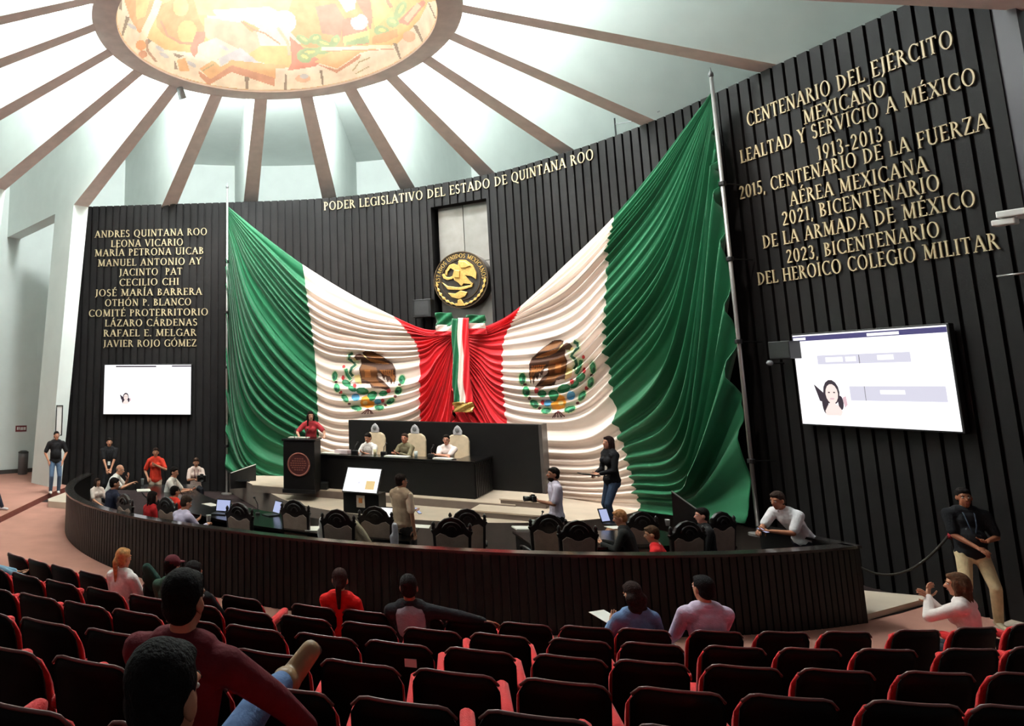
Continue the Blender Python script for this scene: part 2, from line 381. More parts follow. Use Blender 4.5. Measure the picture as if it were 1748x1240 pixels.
struct(sector(9.2, 10.9, -130, -100.5, .001, .005, 30).build('floor_well_side', mat('dark_well_carpet', srgb(44, 34, 34), .95, noise=.15, nscale=3, spec=.1)))
struct(sector(0, 9.25, -180, 180, .002, .006, 96).build('floor_well', mat('dark_well_carpet', srgb(44, 34, 34), .95, noise=.15, nscale=3, spec=.1)))
mb = MB(); n = 80; top = []; 
edge = [SC + Vector((math.sin(math.radians(a)), -math.cos(math.radians(a)))) * 4.4 for a in np.linspace(-80, 62, n)]
edge = [Vector((e.x, e.y)) for e in edge]
back = [wpt(s, .02)[:2] for s in np.linspace(onwall(1290, 800)[0], onwall(392, 700)[0], 60)]
poly = [(e.x, e.y) for e in edge] + [(b[0], b[1]) for b in back]
mb.mi = 0; N = len(poly); vs = [(x, y, 0) for x, y in poly] + [(x, y, STAGE_Z) for x, y in poly]
mb.add(vs, [tuple(range(N, 2 * N))]); mb.mi = 1; mb.add(vs, [(i, (i + 1) % N, N + (i + 1) % N, N + i) for i in range(N)])
struct(mb.build('floor_stage', [BEIGE, RISER]))
E1 = Vector((.86, -.51, 0)); E2 = Vector((.51, .86, 0)); RZ = math.atan2(E1.y, E1.x)
PLAT_Z = .72
def rbox(name, m, org, a0, a1, b0, b1, z0, z1, parent=None, bevel=0):    # box in the rostrum's own axes
    mb = MB(); P = lambda a, b, z: Vector((org[0], org[1], 0)) + E1 * a + E2 * b + Vector((0, 0, z))
    mb.add([P(a, b, z) for z in (z0, z1) for b in (b0, b1) for a in (a0, a1)], [(0, 2, 3, 1), (4, 5, 7, 6), (0, 1, 5, 4), (2, 6, 7, 3), (0, 4, 6, 2), (1, 3, 7, 5)])
    return mb.build(name, m, parent, bevel=bevel)
RO = (1.95, 18.85)                   # front left corner of the presiding table
struct(rbox('floor_dais', [BEIGE], RO, -1.7, 4.6, -.35, 3.3, STAGE_Z, PLAT_Z))
struct(rbox('trim_dais_riser', RISER, RO, -1.71, 4.61, -.36, 3.2, STAGE_Z, PLAT_Z - .015))
st = thing('stage_steps', 'beige steps with dark risers at the right end of the presiding table', 'steps', (6.3, 16.2, STAGE_Z))
for (a0, a1, b0, b1, z1) in ((3.9, 5.3, -1.2, 1.0, STAGE_Z + .1), (4.3, 5.2, -.3, .9, STAGE_Z + .24)):
    o = rbox('step_riser', RISER, RO, a0, a1, b0, b1, STAGE_Z, z1, st); o.matrix_parent_inverse = Matrix.Translation(-st.location)
    o = rbox('step_tread', BEIGE, RO, a0 - .02, a1 + .02, b0 - .02, b1, z1, z1 + .03, st); o.matrix_parent_inverse = Matrix.Translation(-st.location)
mb = MB(); rp = [atz(-260, 960, 0), atz(0, 893, 0), atz(82, 852, 0), atz(118, 838, 0), Vector((-5.7, 24.4, 0)), Vector((-6.2, 29, 0)), Vector((-16, 27, 0)), Vector((-16, 14, 0))]
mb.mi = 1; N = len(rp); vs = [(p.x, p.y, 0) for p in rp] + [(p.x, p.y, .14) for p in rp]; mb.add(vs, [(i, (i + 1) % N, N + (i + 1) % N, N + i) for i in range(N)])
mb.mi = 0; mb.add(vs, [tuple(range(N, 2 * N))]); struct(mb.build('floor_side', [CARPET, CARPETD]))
def slab(name, pts, z, label):
    mb = MB(); N = len(pts); P = [atz(x, y, z) for x, y in pts]; c = sum(P, Vector()) / N; c.z = 0
    mb.prism(list(range(N)), lambda i: Vector((P[i].x, P[i].y, 0)) - c, lambda i: P[i] - c); return tag(mb.build(name, BEIGE, loc=c, fixn=True), label, 'step')
slab('step_slab', [(82, 852), (112, 841), (150, 841), (150, 861), (83, 856)], .16, 'beige step slab on the carpet beside the left end of the curved barrier')
slab('step_slab', [(1440, 1055), (1470, 1052), (1592, 1019), (1470, 1008), (1440, 1008)], .08, 'beige step slab between the right end of the barrier and the dark wall')
slab('step_slab', [(1690, 1072), (1748, 1085), (1790, 1060), (1748, 1050)], .06, 'small beige slab on the floor near the right edge, past the seats')
# ------------------------------------------------------------------ gilt lettering
T_, t_ = .135, .06
def _s(x0, y0, x1, y1, w_): return ('s', x0, y0, x1, y1, w_)
def _f(x, y): return ('s', x - .13, y + (.025 if y < .5 else -.025), x + .13, y + (.025 if y < .5 else -.025), .05)
def _st(x, w_=T_): return [_s(x, 0, x, 1, w_), _f(x, 0), _f(x, 1)]
def _a(cx, cy, rx, ry, a0, a1, wx=T_, wy=t_): return ('a', cx, cy, rx, ry, a0, a1, wx, wy)
def _h(x0, x1, y, tick=0): return [_s(x0, y, x1, y, .065)] + ([_s(x1, y, x1, y + tick, .055)] if tick else [])
G = {
 'A': (.80, [_s(.09, 0, .40, 1, .075), _s(.40, 1, .71, 0, T_), _s(.2, .34, .6, .34, .06), _f(.09, 0), _f(.71, 0)]),
 'B': (.62, _st(.15) + [_a(.15, .76, .36, .24, -90, 90), _a(.15, .27, .43, .27, -90, 90)]),
 'C': (.76, [_a(.46, .5, .42, .52, 48, 312), _s(.73, .78, .73, .98, .05), _s(.73, .02, .73, .2, .05)]),
 'D': (.80, _st(.15) + [_a(.15, .5, .60, .5, -90, 90)]),
 'E': (.60, _st(.15) + _h(.15, .54, .965, -.14) + _h(.15, .47, .52) + _h(.15, .57, .035, .16)),
 'F': (.56, _st(.15) + _h(.15, .54, .965, -.14) + _h(.15, .45, .5, .1)),
 'G': (.82, [_a(.46, .5, .42, .52, 48, 320), _s(.73, .78, .73, .98, .05), _s(.74, .04, .74, .42, .12), _f(.74, .42)]),
 'H': (.84, _st(.15) + _st(.69) + _h(.15, .69, .51)),
 'I': (.32, _st(.16)),
 'J': (.36, [_s(.2, .02, .2, 1, T_), _f(.2, 1), _s(.2, .06, .02, -.16, .09)]),
 'L': (.58, _st(.15) + _h(.15, .56, .035, .18)),
 'M': (.98, [_s(.14, 0, .17, 1, .07), _f(.13, 0), _f(.13, 1), _s(.17, 1, .49, .06, T_), _s(.49, .06, .81, 1, .06), _s(.81, 0, .81, 1, T_), _f(.83, 0), _f(.84, 1)]),
 'N': (.84, [_s(.15, 0, .15, 1, .075), _f(.15, 0), _f(.12, 1), _s(.13, 1, .70, .0, T_), _s(.70, 0, .70, 1, .075), _f(.70, 1)]),
 'O': (.88, [_a(.44, .5, .41, .52, 0, 360)]),
 'P': (.58, _st(.15) + [_a(.15, .72, .39, .28, -90, 90)]),
 'Q': (.88, [_a(.44, .5, .41, .52, 0, 360), _s(.44, .02, .86, -.2, .1)]),
 'R': (.70, _st(.15) + [_a(.15, .74, .38, .26, -90, 90), _s(.34, .5, .64, .02, T_), _s(.58, .03, .72, .03, .06)]),
 'S': (.58, [_a(.29, .745, .23, .275, 25, 270, .12, .09), _a(.29, .265, .25, .285, -155, 90, .12, .09)]),
 'T': (.68, [_s(.34, 0, .34, 1, T_), _f(.34, 0)] + _h(.04, .64, .965) + [_s(.05, .8, .05, 1, .05), _s(.63, .8, .63, 1, .05)]),
 'U': (.80, [_s(.16, .3, .16, 1, T_), _f(.16, 1), _s(.66, .3, .66, 1, .075), _f(.66, 1), _a(.41, .31, .325, .33, 180, 360, .12, .09)]),
 'V': (.78, [_s(.1, 1, .39, 0, T_), _s(.39, 0, .69, 1, .07), _f(.1, 1), _f(.69, 1)]),
 'X': (.74, [_s(.1, 1, .64, 0, T_), _s(.1, 0, .64, 1, .07), _f(.1, 1), _f(.64, 1), _f(.1, 0), _f(.64, 0)]),
 'Y': (.70, [_s(.08, 1, .35, .48, T_), _s(.35, .48, .62, 1, .07), _s(.35, 0, .35, .5, T_), _f(.08, 1), _f(.62, 1), _f(.35, 0)]),
 'Z': (.66, _h(.08, .6, .965) + _h(.05, .62, .035) + [_s(.56, .96, .1, .04, T_), _s(.08, .8, .08, 1, .05), _s(.62, 0, .62, .2, .05)]),
 '0': (.66, [_a(.33, .5, .29, .52, 0, 360)]), '1': (.40, [_s(.22, 0, .22, 1, T_), _f(.22, 0), _s(.06, .84, .22, .97, .07)]),
 '2': (.60, [_a(.29, .71, .25, .31, -10, 165, .13, .09), _s(.48, .66, .1, .07, .11), _s(.06, .05, .56, .05, .1)]),
 '3': (.58, [_a(.26, .76, .23, .26, -90, 150, .12, .08), _a(.26, .27, .27, .29, -150, 90, .12, .08)]),
 '5': (.56, [_s(.15, .52, .17, 1, .07), _s(.15, .95, .5, .95, .1), _a(.24, .31, .27, .33, -145, 110, .12, .08)]),
 '9': (.62, [_a(.31, .67, .26, .35, 0, 360, .12, .07), _s(.53, .62, .26, 0, .1)]),
 ',': (.24, [_s(.12, .1, .05, -.16, .1)]), '.': (.24, [_s(.12, 0, .12, .13, .13)]), '-': (.4, [_s(.06, .4, .34, .4, .1)]), ' ': (.34, []),
}
ACC = {'Á': 'A', 'É': 'E', 'Í': 'I', 'Ó': 'O'}
def glyph_polys(ch):
    base = ACC.get(ch, ch); w_, ops = G[base]; out = []
    ops = list(ops)
    if ch in ACC: ops.append(_s(w_ * .5 - .03, 1.08, w_ * .5 + .12, 1.28, .09))
    for o in ops:
        if o[0] == 's':
            _, x0, y0, x1, y1, ww = o; L = math.hypot(x1 - x0, y1 - y0) or 1; nx, ny = -(y1 - y0) / L * ww / 2, (x1 - x0) / L * ww / 2
            if abs(y1 - y0) > .3 and abs(x1 - x0) > .05: nx, ny = -ww / 2 * 1.1, 0
            out.append([(x0 + nx, y0 + ny), (x0 - nx, y0 - ny), (x1 - nx, y1 - ny), (x1 + nx, y1 + ny)])
        else:
            _, cx, cy, rx, ry, a0, a1, wx, wy = o; n = max(6, int((a1 - a0) / 18)); pts = []
            for k in range(n + 1):
                a = math.radians(a0 + (a1 - a0) * k / n); c, s_ = math.cos(a), math.sin(a); pts.append(((cx + rx * c, cy + ry * s_), (cx + (rx - wx) * c, cy + (ry - wy) * s_)))
            for k in range(n): out.append([pts[k][1], pts[k][0], pts[k + 1][0], pts[k + 1][1]])
    return w_, out
def glyph_mesh(mb, ch, fn, depth):   # fn(x, y, d) -> 3D
    w_, polys = glyph_polys(ch)
    for p in polys:
        ar = sum(p[i][0] * p[(i + 1) % len(p)][1] - p[(i + 1) % len(p)][0] * p[i][1] for i in range(len(p)))
        if ar < 0: p = p[::-1]
        mb.prism(p, lambda q: fn(q[0], q[1], 0), lambda q: fn(q[0], q[1], depth))
def text_width(txt, sp=.1): return sum(glyph_polys(c)[0] + sp for c in txt) - sp
def inscription(txt, p0, p1, cap_px, label, group, off=.012, ccol=GOLD):
    s0, z0 = onwall(*p0); s1, z1 = onwall(*p1); z = (z0 + z1) / 2
    hh = (onwall(p0[0], p0[1] - cap_px[0])[1] - z0 + onwall(p1[0], p1[1] - cap_px[1])[1] - z1) / 2
    W = text_width(txt); kx = (s1 - s0) / W; sm = (s0 + s1) / 2; org = wpt(sm, off, z)
    t = thing('inscription_line', label, 'lettering', org, 0, group); x = 0
    for ch in txt:
        w_ = glyph_polys(ch)[0]
        if ch != ' ':
            mb = MB(); glyph_mesh(mb, ch, lambda a, b, d: wpt(s0 + (x + a) * kx, off + d, z + b * hh) - org, .022); mb.build('letter', ccol, t)
        x += w_ + .1
    return t
LEFTTXT = [('ANDRES QUINTANA ROO', 467, 213, 1020, 213), ('LEONA VICARIO', 547, 262, 902, 262), ('MARÍA PETRONA UICAB', 468, 306, 1003, 306), ('MANUEL ANTONIO AY', 483, 356, 992, 356),
    ('JACINTO  PAT', 588, 405, 898, 404), ('CECILIO CHI', 588, 455, 882, 454), ('JOSÉ MARÍA BARRERA', 470, 505, 995, 504), ('OTHÓN P. BLANCO', 517, 555, 942, 554), ('COMITÉ PROTERRITORIO', 437, 606, 1025, 604),
    ('LÁZARO CÁRDENAS', 517, 655, 972, 654), ('RAFAEL E. MELGAR', 510, 705, 967, 704), ('JAVIER ROJO GÓMEZ', 510, 757, 968, 755)]
for i, (t, x0, y0, x1, y1) in enumerate(LEFTTXT):
    nm = 'topmost line' if i == 0 else ('bottom line' if i == 11 else ORD[i] + ' line from the top')
    inscription(t, (x0 / 2.884, 330 + y0 / 2.884), (x1 / 2.884, 330 + y1 / 2.884), (11.8, 11.8), 'gilt lettering of names on the left dark panel, ' + nm, 'gilt names on the left panel')
RIGHTTXT = [('CENTENARIO DEL EJÉRCITO', 1279, 224, 1630, 70, 24, 33), ('MEXICANO', 1376, 217, 1515, 158, 25, 29), ('LEALTAD Y SERVICIO A MÉXICO', 1268, 289, 1668, 130, 22, 32), ('1913-2013', 1399, 276, 1511, 239, 25, 28),
    ('2015, CENTENARIO DE LA FUERZA', 1266, 349, 1690, 209, 22, 31), ('AÉREA MEXICANA', 1352, 356, 1587, 288, 24, 29), ('2021, BICENTENARIO', 1339, 390, 1608, 319, 23, 29), ('DE LA ARMADA DE MÉXICO', 1306, 430, 1669, 345, 22, 31),
    ('2023, BICENTENARIO', 1346, 452, 1608, 401, 22, 28), ('DEL HEROICO COLEGIO MILITAR', 1297, 492, 1709, 419, 21, 31)]
for i, (t, x0, y0, x1, y1, h0, h1) in enumerate(RIGHTTXT):
    nm = 'topmost line' if i == 0 else ('bottom line' if i == len(RIGHTTXT) - 1 else ORD[i] + ' line from the top')
    inscription(t, (x0, y0), (x1, y1), (h0, h1), 'large gilt lettering of the dedication on the right dark wall, ' + nm, 'gilt dedication on the right wall')
inscription('PODER LEGISLATIVO DEL ESTADO DE QUINTANA ROO', (553, 361), (1015, 270), (14, 19), 'single curved line of gilt lettering along the top of the middle wall', None)
# ------------------------------------------------------------------ round emblem on the steel panel
def local_frame(px, py, off):
    s, z = onwall(px, py, off); o = wpt(s, off, z); return o, wtan(s), wnorm(s), s
so, stn, snn, ss_ = local_frame(789, 478, -.05)
so = wpt(ss_, .0, onwall(789, 478, 0)[1]); UPV = Vector((0, 0, 1))
sealR = (onwall(789, 429, 0)[1] - onwall(789, 526, 0)[1]) / 2
seal = thing('round_emblem', 'round dark emblem with a gilt eagle relief on the steel panel', 'emblem', so)
def SF(x, y, d): return stn * x * sealR + UPV * y * sealR + snn * d
mb = MB(); c48 = [(math.cos(a), math.sin(a)) for a in np.linspace(0, 2 * math.pi, 64, endpoint=False)]
mb.prism(c48, lambda p: SF(p[0], p[1], -.28), lambda p: SF(p[0], p[1], .05)); mb.build('disc', mat('emblem_black', srgb(30, 24, 20), .4, noise=.1), seal)
for (r0, r1) in ((1.0, .965), (.73, .705)):
    mb = MB()
    for k in range(64):
        a, b = c48[k], c48[(k + 1) % 64]; mb.prism([(a[0] * r1, a[1] * r1), (a[0] * r0, a[1] * r0), (b[0] * r0, b[1] * r0), (b[0] * r1, b[1] * r1)], lambda p: SF(p[0], p[1], .05), lambda p: SF(p[0], p[1], .075))
    mb.build('rim', mat('emblem_rim', srgb(70, 54, 36), .4, metal=.4), seal)
txt = 'ESTADOS UNIDOS MEXICANOS'; Wt = text_width(txt); x = 0; hh = .15; rr = .775; span = math.radians(186)
mb = MB()
for ch in txt:
    w_ = glyph_polys(ch)[0]
    def fn(a, b, d, x=x):
        th = math.pi / 2 + span / 2 - (x + a) / Wt * span; r = rr + b * hh; return SF(r * math.cos(th), r * math.sin(th), .05 + d)
    if ch != ' ': glyph_mesh(mb, ch, fn, .02)
    x += w_ + .1
mb.build('emblem_lettering', GOLD2, seal)
def sp(L): return [((x - 345) / 222, -(y - 735) / 242) for x, y in L]
def relief(polys, name, d=.05, m=GOLD2, ext=.05):
    mb = MB()
    for L in polys:
        P = sp(L); ar = sum(P[i][0] * P[(i + 1) % len(P)][1] - P[(i + 1) % len(P)][0] * P[i][1] for i in range(len(P)))
        if ar < 0: P = P[::-1]
        mb.prism(P, lambda p: SF(p[0], p[1], d), lambda p: SF(p[0], p[1], d + ext))
    return mb.build(name, m, seal, bevel=.012)
relief([[(236, 640), (262, 600), (300, 592), (330, 610), (322, 640), (345, 566), (400, 574), (452, 620), (478, 690), (474, 745), (440, 716), (384, 700), (420, 752), (448, 784), (372, 770), (352, 790), (330, 760), (300, 738), (284, 700), (300, 650), (270, 628), (252, 652)]], 'eagle')
relief([[(340, 580), (395, 586), (440, 628), (400, 640), (360, 640)], [(310, 650), (350, 660), (345, 720), (305, 715)]], 'eagle_feathers', .1)
relief([[(196, 676), (214, 670), (232, 700), (262, 706), (296, 690), (286, 724), (240, 730), (208, 712)], [(228, 640), (248, 650), (240, 690), (222, 680)]], 'serpent')
relief([[(190, 740), (240, 780), (330, 800), (420, 790), (450, 770), (440, 806), (350, 826), (240, 812)], [(240, 840), (300, 850), (345, 828), (400, 846), (380, 880), (330, 900), (270, 880)], [(318, 906), (345, 900), (376, 960), (310, 958)]], 'cactus_rock')
lv = []
for k in range(15):
    a = math.radians(188 + k * 164 / 14)
    if abs(k - 7) < .6: continue
    cx, cy = 345 + 196 * math.cos(a), 735 - 214 * math.sin(a); tx, ty = -math.sin(a), -math.cos(a)
    lv.append([(cx + tx * 26, cy + ty * 26), (cx - ty * 13, cy + tx * 13), (cx - tx * 26, cy - ty * 26), (cx + ty * 13, cy - tx * 13)])
relief(lv[:len(lv) // 2], 'laurel_branch'); relief(lv[len(lv) // 2:], 'laurel_branch')
# ------------------------------------------------------------------ the great draped flag
FV = [0, .14, .28, .42, .56, .70, .84, 1.0]
LEFTG = [[(389, 352), (450, 402), (517, 452), (600, 503), (672, 540), (725, 562), (774, 563)],
 [(389, 358), (446, 425), (525, 508), (612, 550), (693, 562), (735, 572), (774, 568)],
 [(389, 368), (442, 465), (534, 570), (620, 592), (714, 594), (746, 582), (774, 572)],
 [(389, 384), (438, 520), (540, 635), (630, 648), (718, 638), (749, 604), (774, 577)],
 [(389, 410), (432, 590), (543, 700), (634, 710), (718, 690), (752, 636), (774, 583)],
 [(388, 460), (425, 680), (546, 762), (636, 772), (720, 745), (755, 680), (775, 592)],
 [(388, 570), (420, 770), (552, 818), (640, 825), (724, 806), (760, 735), (777, 640)],
 [(388, 806), (437, 828), (556, 852), (642, 858), (726, 850), (760, 830), (782, 800)]]
RIGHTG = [[(774, 563), (832, 556), (889, 523), (966, 452), (1048, 371), (1130, 272), (1214, 158)],
 [(774, 568), (829, 568), (880, 545), (966, 500), (1043, 425), (1134, 308), (1215, 162)],
 [(774, 572), (818, 582), (862, 578), (966, 552), (1036, 490), (1140, 352), (1216, 168)],
 [(774, 577), (816, 604), (859, 628), (964, 620), (1036, 560), (1148, 410), (1217, 178)],
 [(774, 583), (815, 634), (862, 682), (968, 690), (1044, 640), (1158, 490), (1219, 195)],
 [(775, 592), (820, 674), (868, 738), (976, 755), (1058, 725), (1170, 600), (1224, 232)],
 [(777, 640), (826, 724), (874, 795), (986, 815), (1077, 800), (1188, 740), (1240, 340)],
 [(782, 800), (832, 840), (882, 850), (992, 862), (1097, 872), (1198, 884), (1288, 893)]]
def cm1(P, t):      # catmull-rom along axis 0 at parameters t (index units)
    P = np.asarray(P, float); n = len(P); E = np.concatenate([[2 * P[0] - P[1]], P, [2 * P[-1] - P[-2]]]); out = []
    for q in t:
        i = min(int(q), n - 2); f = q - i; a, b, c, d = E[i], E[i + 1], E[i + 2], E[i + 3]
        out.append(.5 * (2 * b + (c - a) * f + (2 * a - 5 * b + 4 * c - d) * f * f + (3 * b - a - 3 * c + d) * f ** 3))
    return np.array(out)
def vnoise(x, seed=0):
    i = math.floor(x); f = x - i; f = f * f * (3 - 2 * f)
    h = lambda k: (math.sin((k + seed * 57.3) * 127.1) * 43758.5453) % 1.0
    return h(i) * (1 - f) + h(i + 1) * f
FLAG_OFF = .42
def flag_half(name, Gd, cols, nfold, seed, pole_last, label):
    sz = np.array([[onwall(x, y, FLAG_OFF) for (x, y) in row] for row in Gd])      # rows x cols x 2
    NV, SUB = 300, 30
    A = cm1(sz, np.linspace(0, len(Gd) - 1, NV + 1))                                 # along v
    Bm = cm1(np.swapaxes(A, 0, 1), np.linspace(0, len(Gd[0]) - 1, (len(Gd[0]) - 1) * SUB + 1)); Bm = np.swapaxes(Bm, 0, 1)
    nv, nu = Bm.shape[:2]
    sp_ = np.linalg.norm(np.gradient(Bm, axis=0), axis=2) * NV / nfold               # width of one fold here
    vs = []; mb = MB()
    for i in range(nv):
        v = i / NV
        for j in range(nu):
            u = j / (nu - 1); uu = (1 - u) if pole_last else u
            ph = v * nfold + .85 * vnoise(v * 11 + 3.1, seed) + .7 * vnoise(uu * 2.6 + v * 4, seed + 1) + .5 * math.sin(v * 17 + seed)
            k = math.floor(ph); f = ph - k
            ampk = .40 + 1.0 * vnoise(k * 1.0 + .5, seed + 5) + .35 * (vnoise(uu * 3.3 + k * 7.7, seed + 3) - .5)
            ridge = (.5 + .5 * math.cos((f - .5) * 2 * math.pi)) ** 1.6
            ridge += .22 * (.5 + .5 * math.cos((ph * 2.7 + vnoise(uu * 4, seed)) * 2 * math.pi))
            amp = min(.34, .66 * sp_[i, j]) * ampk * min(1, .35 + v * 6)
            s_, z_ = Bm[i, j]; vs.append(wpt(s_, FLAG_OFF + amp * ridge, z_ - .0 * ridge))
    for mi, (c0, c1) in enumerate(((0, 2), (2, 4), (4, 6))):
        mb.mi = cols[mi]
        fs = []
        for i in range(nv - 1):
            for j in range(c0 * SUB, c1 * SUB): fs.append((i * nu + j, (i + 1) * nu + j, (i + 1) * nu + j + 1, i * nu + j + 1))
        o = len(mb.v)
        if mi == 0: mb.v = [tuple(p) for p in vs]
        mb.f += fs; mb.m += [mb.mi] * len(fs)
    o = mb.build(name, [GREENC, WHITEC, REDC], smooth=True)
    return o, BVHTree.FromPolygons(mb.v, mb.f)
flagL, bvL = flag_half('draped_flag', LEFTG, (0, 1, 2), 24, 2, False, '')
flagR, bvR = flag_half('draped_flag', RIGHTG, (2, 1, 0), 27, 4, True, '')
tag(flagL, 'left half of the huge draped flag, green at the left pole', 'flag', 'pair of draped flags')
tag(flagR, 'right half of the huge draped flag, green at the right pole', 'flag', 'pair of draped flags')
for o in (flagL, flagR):
    md = o.modifiers.new('thickness', 'SOLIDIFY'); md.thickness = .012; md.offset = -1
def inpoly(x, y, P):
    r = False; n = len(P); j = n - 1
    for i in range(n):
        if (P[i][1] > y) != (P[j][1] > y) and x < (P[j][0] - P[i][0]) * (y - P[i][1]) / (P[j][1] - P[i][1]) + P[i][0]: r = not r
        j = i
    return r
def el(cx, cy, rx, ry, rot=0, n=14):
    c, s_ = math.cos(math.radians(rot)), math.sin(math.radians(rot)); out = []
    for k in range(n):
        a = 2 * math.pi * k / n; x, y = rx * math.cos(a), ry * math.sin(a); out.append((cx + x * c - y * s_, cy + x * s_ + y * c))
    return out
def band(pts, wd):
    L = []; R = []
    for i, p in enumerate(pts):
        a = pts[max(i - 1, 0)]; b = pts[min(i + 1, len(pts) - 1)]; dx, dy = b[0] - a[0], b[1] - a[1]; l = math.hypot(dx, dy) or 1
        L.append((p[0] - dy / l * wd / 2, p[1] + dx / l * wd / 2)); R.append((p[0] + dy / l * wd / 2, p[1] - dx / l * wd / 2))
    return L + R[::-1]
def paint(shapes, tofull, bounds, step, caster, name, mats, parent=None, eps=.012):
    """fabric/wall painting: small cells over the surface, each taking the colour of the topmost shape that covers it"""
    nx = int((bounds[2] - bounds[0]) / step) + 1; ny = int((bounds[3] - bounds[1]) / step) + 1
    bb = [(min(p[0] for p in s[1]), min(p[1] for p in s[1]), max(p[0] for p in s[1]), max(p[1] for p in s[1])) for s in shapes]
    idx = {}; mb = MB()
    def vert(i, j):
        if (i, j) not in idx:
            x, y = tofull(bounds[0] + i * step, bounds[1] + j * step); p = caster(x, y, eps)
            if p is None: idx[(i, j)] = None
            else: mb.v.append(tuple(p)); idx[(i, j)] = len(mb.v) - 1
        return idx[(i, j)]
    for j in range(ny):
        y = bounds[1] + (j + .5) * step
        for i in range(nx):
            x = bounds[0] + (i + .5) * step; m = None
            for (s, b) in zip(reversed(shapes), reversed(bb)):
                if b[0] <= x <= b[2] and b[1] <= y <= b[3] and inpoly(x, y, s[1]): m = s[0]; break
            if m is None: continue
            q = [vert(i, j), vert(i, j + 1), vert(i + 1, j + 1), vert(i + 1, j)]
            if None in q: continue
            mb.f.append(tuple(q)); mb.m.append(m)
    return mb.build(name, mats, parent, smooth=True)
EMM = [mat('emb_' + n, srgb(*c), .7, noise=.15, nscale=6) for n, c in (('dark', (66, 34, 18)), ('brown', (112, 66, 26)), ('tan', (168, 104, 50)), ('green', (30, 118, 74)), ('pale', (206, 214, 178)), ('yellow', (214, 190, 130)), ('red', (178, 40, 44)), ('blue', (86, 152, 196)), ('orange', (226, 150, 44)), ('maroon', (84, 30, 30)), ('deep', (22, 78, 58)), ('leaf', (72, 150, 110)))]
DK, BR, TN, GR, PL, YL, RD_, BL, OR_, MR, DP, LF = range(12)
EM = []
def E_(m, P): EM.append((m, P))
for (x, y, a, b, r) in ((205, 500, 48, 84, 5), (240, 690, 52, 76, -12), (370, 860, 50, 82, -38), (560, 1022, 92, 48, 10), (1300, 560, 58, 84, 5), (1240, 738, 60, 74, 15), (1112, 910, 82, 52, -38), (930, 1012, 84, 46, 0)): E_(PL, el(x, y, a * 1.2, b * 1.18, r))
for (x, y, a, b, r) in ((205, 500, 44, 80, 5), (240, 690, 48, 72, -12), (370, 860, 45, 78, -38), (560, 1022, 88, 42, 10), (1300, 560, 52, 80, 5), (1240, 738, 55, 70, 15), (1112, 910, 78, 46, -38), (930, 1012, 80, 40, 0)):
    E_(GR, el(x, y, a, b, r)); E_(LF, el(x + 8, y - 8, a * .5, b * .45, r)); E_(DP, el(x - a * .3, y + b * .3, a * .45, b * .4, r))
for (x, y) in ((225, 595), (300, 770), (440, 950), (1260, 640), (1190, 830), (1030, 975)): E_(MR, el(x, y, 28, 20))
E_(PL, band([(505, 120), (430, 155), (425, 225), (500, 262), (545, 320), (470, 370), (450, 440), (510, 510)], 74)); E_(PL, band([(380, 360), (400, 470), (470, 575)], 78))
E_(DP, band([(500, 130), (440, 160), (435, 220), (500, 260), (540, 318), (480, 365), (455, 440), (500, 500)], 44)); E_(GR, band([(385, 380), (405, 470), (465, 560)], 52)); E_(LF, band([(395, 400), (420, 480), (470, 545)], 16))
for (x, y, a, b, r) in ((395, 615, 78, 52, 30), (490, 705, 72, 44, 25), (655, 742, 104, 58, 8), (815, 808, 84, 62, -25), (995, 782, 72, 46, -10)): E_(GR, el(x, y, a, b, r)); E_(LF, el(x - 10, y - 14, a * .6, b * .45, r))
for (x, y, a, b) in ((340, 525, 24, 40), (352, 345, 24, 26), (530, 655, 28, 36), (310, 760, 22, 24), (1080, 735, 34, 40), (985, 900, 30, 34)): E_(RD_, el(x, y, a, b))
E_(BL, el(545, 845, 66, 62)); E_(BL, el(905, 915, 58, 44)); E_(OR_, [(650, 845), (720, 815), (770, 880), (855, 930), (835, 995), (740, 1020), (640, 990), (618, 930)]); E_(YL, el(700, 930, 40, 30)); E_(GR, el(820, 860, 60, 34, -30))
for x in (640, 690, 745, 800, 830): E_(MR, band([(742, 1035), ((742 + x) / 2 + 8, 1065), (x, 1118)], 16))
E_(PL, [(600, 240), (560, 250), (520, 215), (490, 235), (510, 270), (600, 300)])
E_(YL, [(520, 495), (600, 470), (660, 560), (640, 640), (540, 590)]); E_(YL, [(540, 190), (500, 215), (525, 245), (590, 240)])
E_(DK, [(655, 110), (700, 92), (760, 85), (830, 95), (880, 125), (960, 165), (1050, 225), (1150, 300), (1190, 370), (1198, 520), (1170, 650), (1152, 560), (1125, 650), (1098, 545), (1065, 600), (1035, 505), (995, 545), (962, 462), (892, 440), (910, 520), (1000, 580), (1112, 692), (1040, 722), (930, 690), (855, 695), (800, 680), (770, 622), (640, 612), (618, 480), (600, 380), (640, 300), (628, 228), (560, 238), (522, 190), (560, 148), (620, 138), (680, 172)])
E_(BR, [(650, 310), (880, 360), (905, 440), (880, 530), (930, 600), (1060, 680), (940, 670), (830, 660), (770, 590), (650, 545), (618, 400)])
E_(BR, [(680, 120), (780, 100), (900, 150), (1010, 215), (900, 220), (760, 190)])
E_(TN, [(730, 205), (840, 220), (1000, 258), (1105, 300), (1000, 306), (860, 285), (770, 250)]); E_(TN, [(930, 395), (1160, 400), (1185, 520), (1165, 600), (1100, 500), (1000, 480)]); E_(TN, [(690, 400), (780, 400), (800, 520), (700, 520)]); E_(YL, [(640, 140), (690, 165), (760, 235), (740, 225), (690, 185)])
for k in range(6): E_(DK, band([(1000 + k * 32, 400), (1020 + k * 30, 560)], 9))
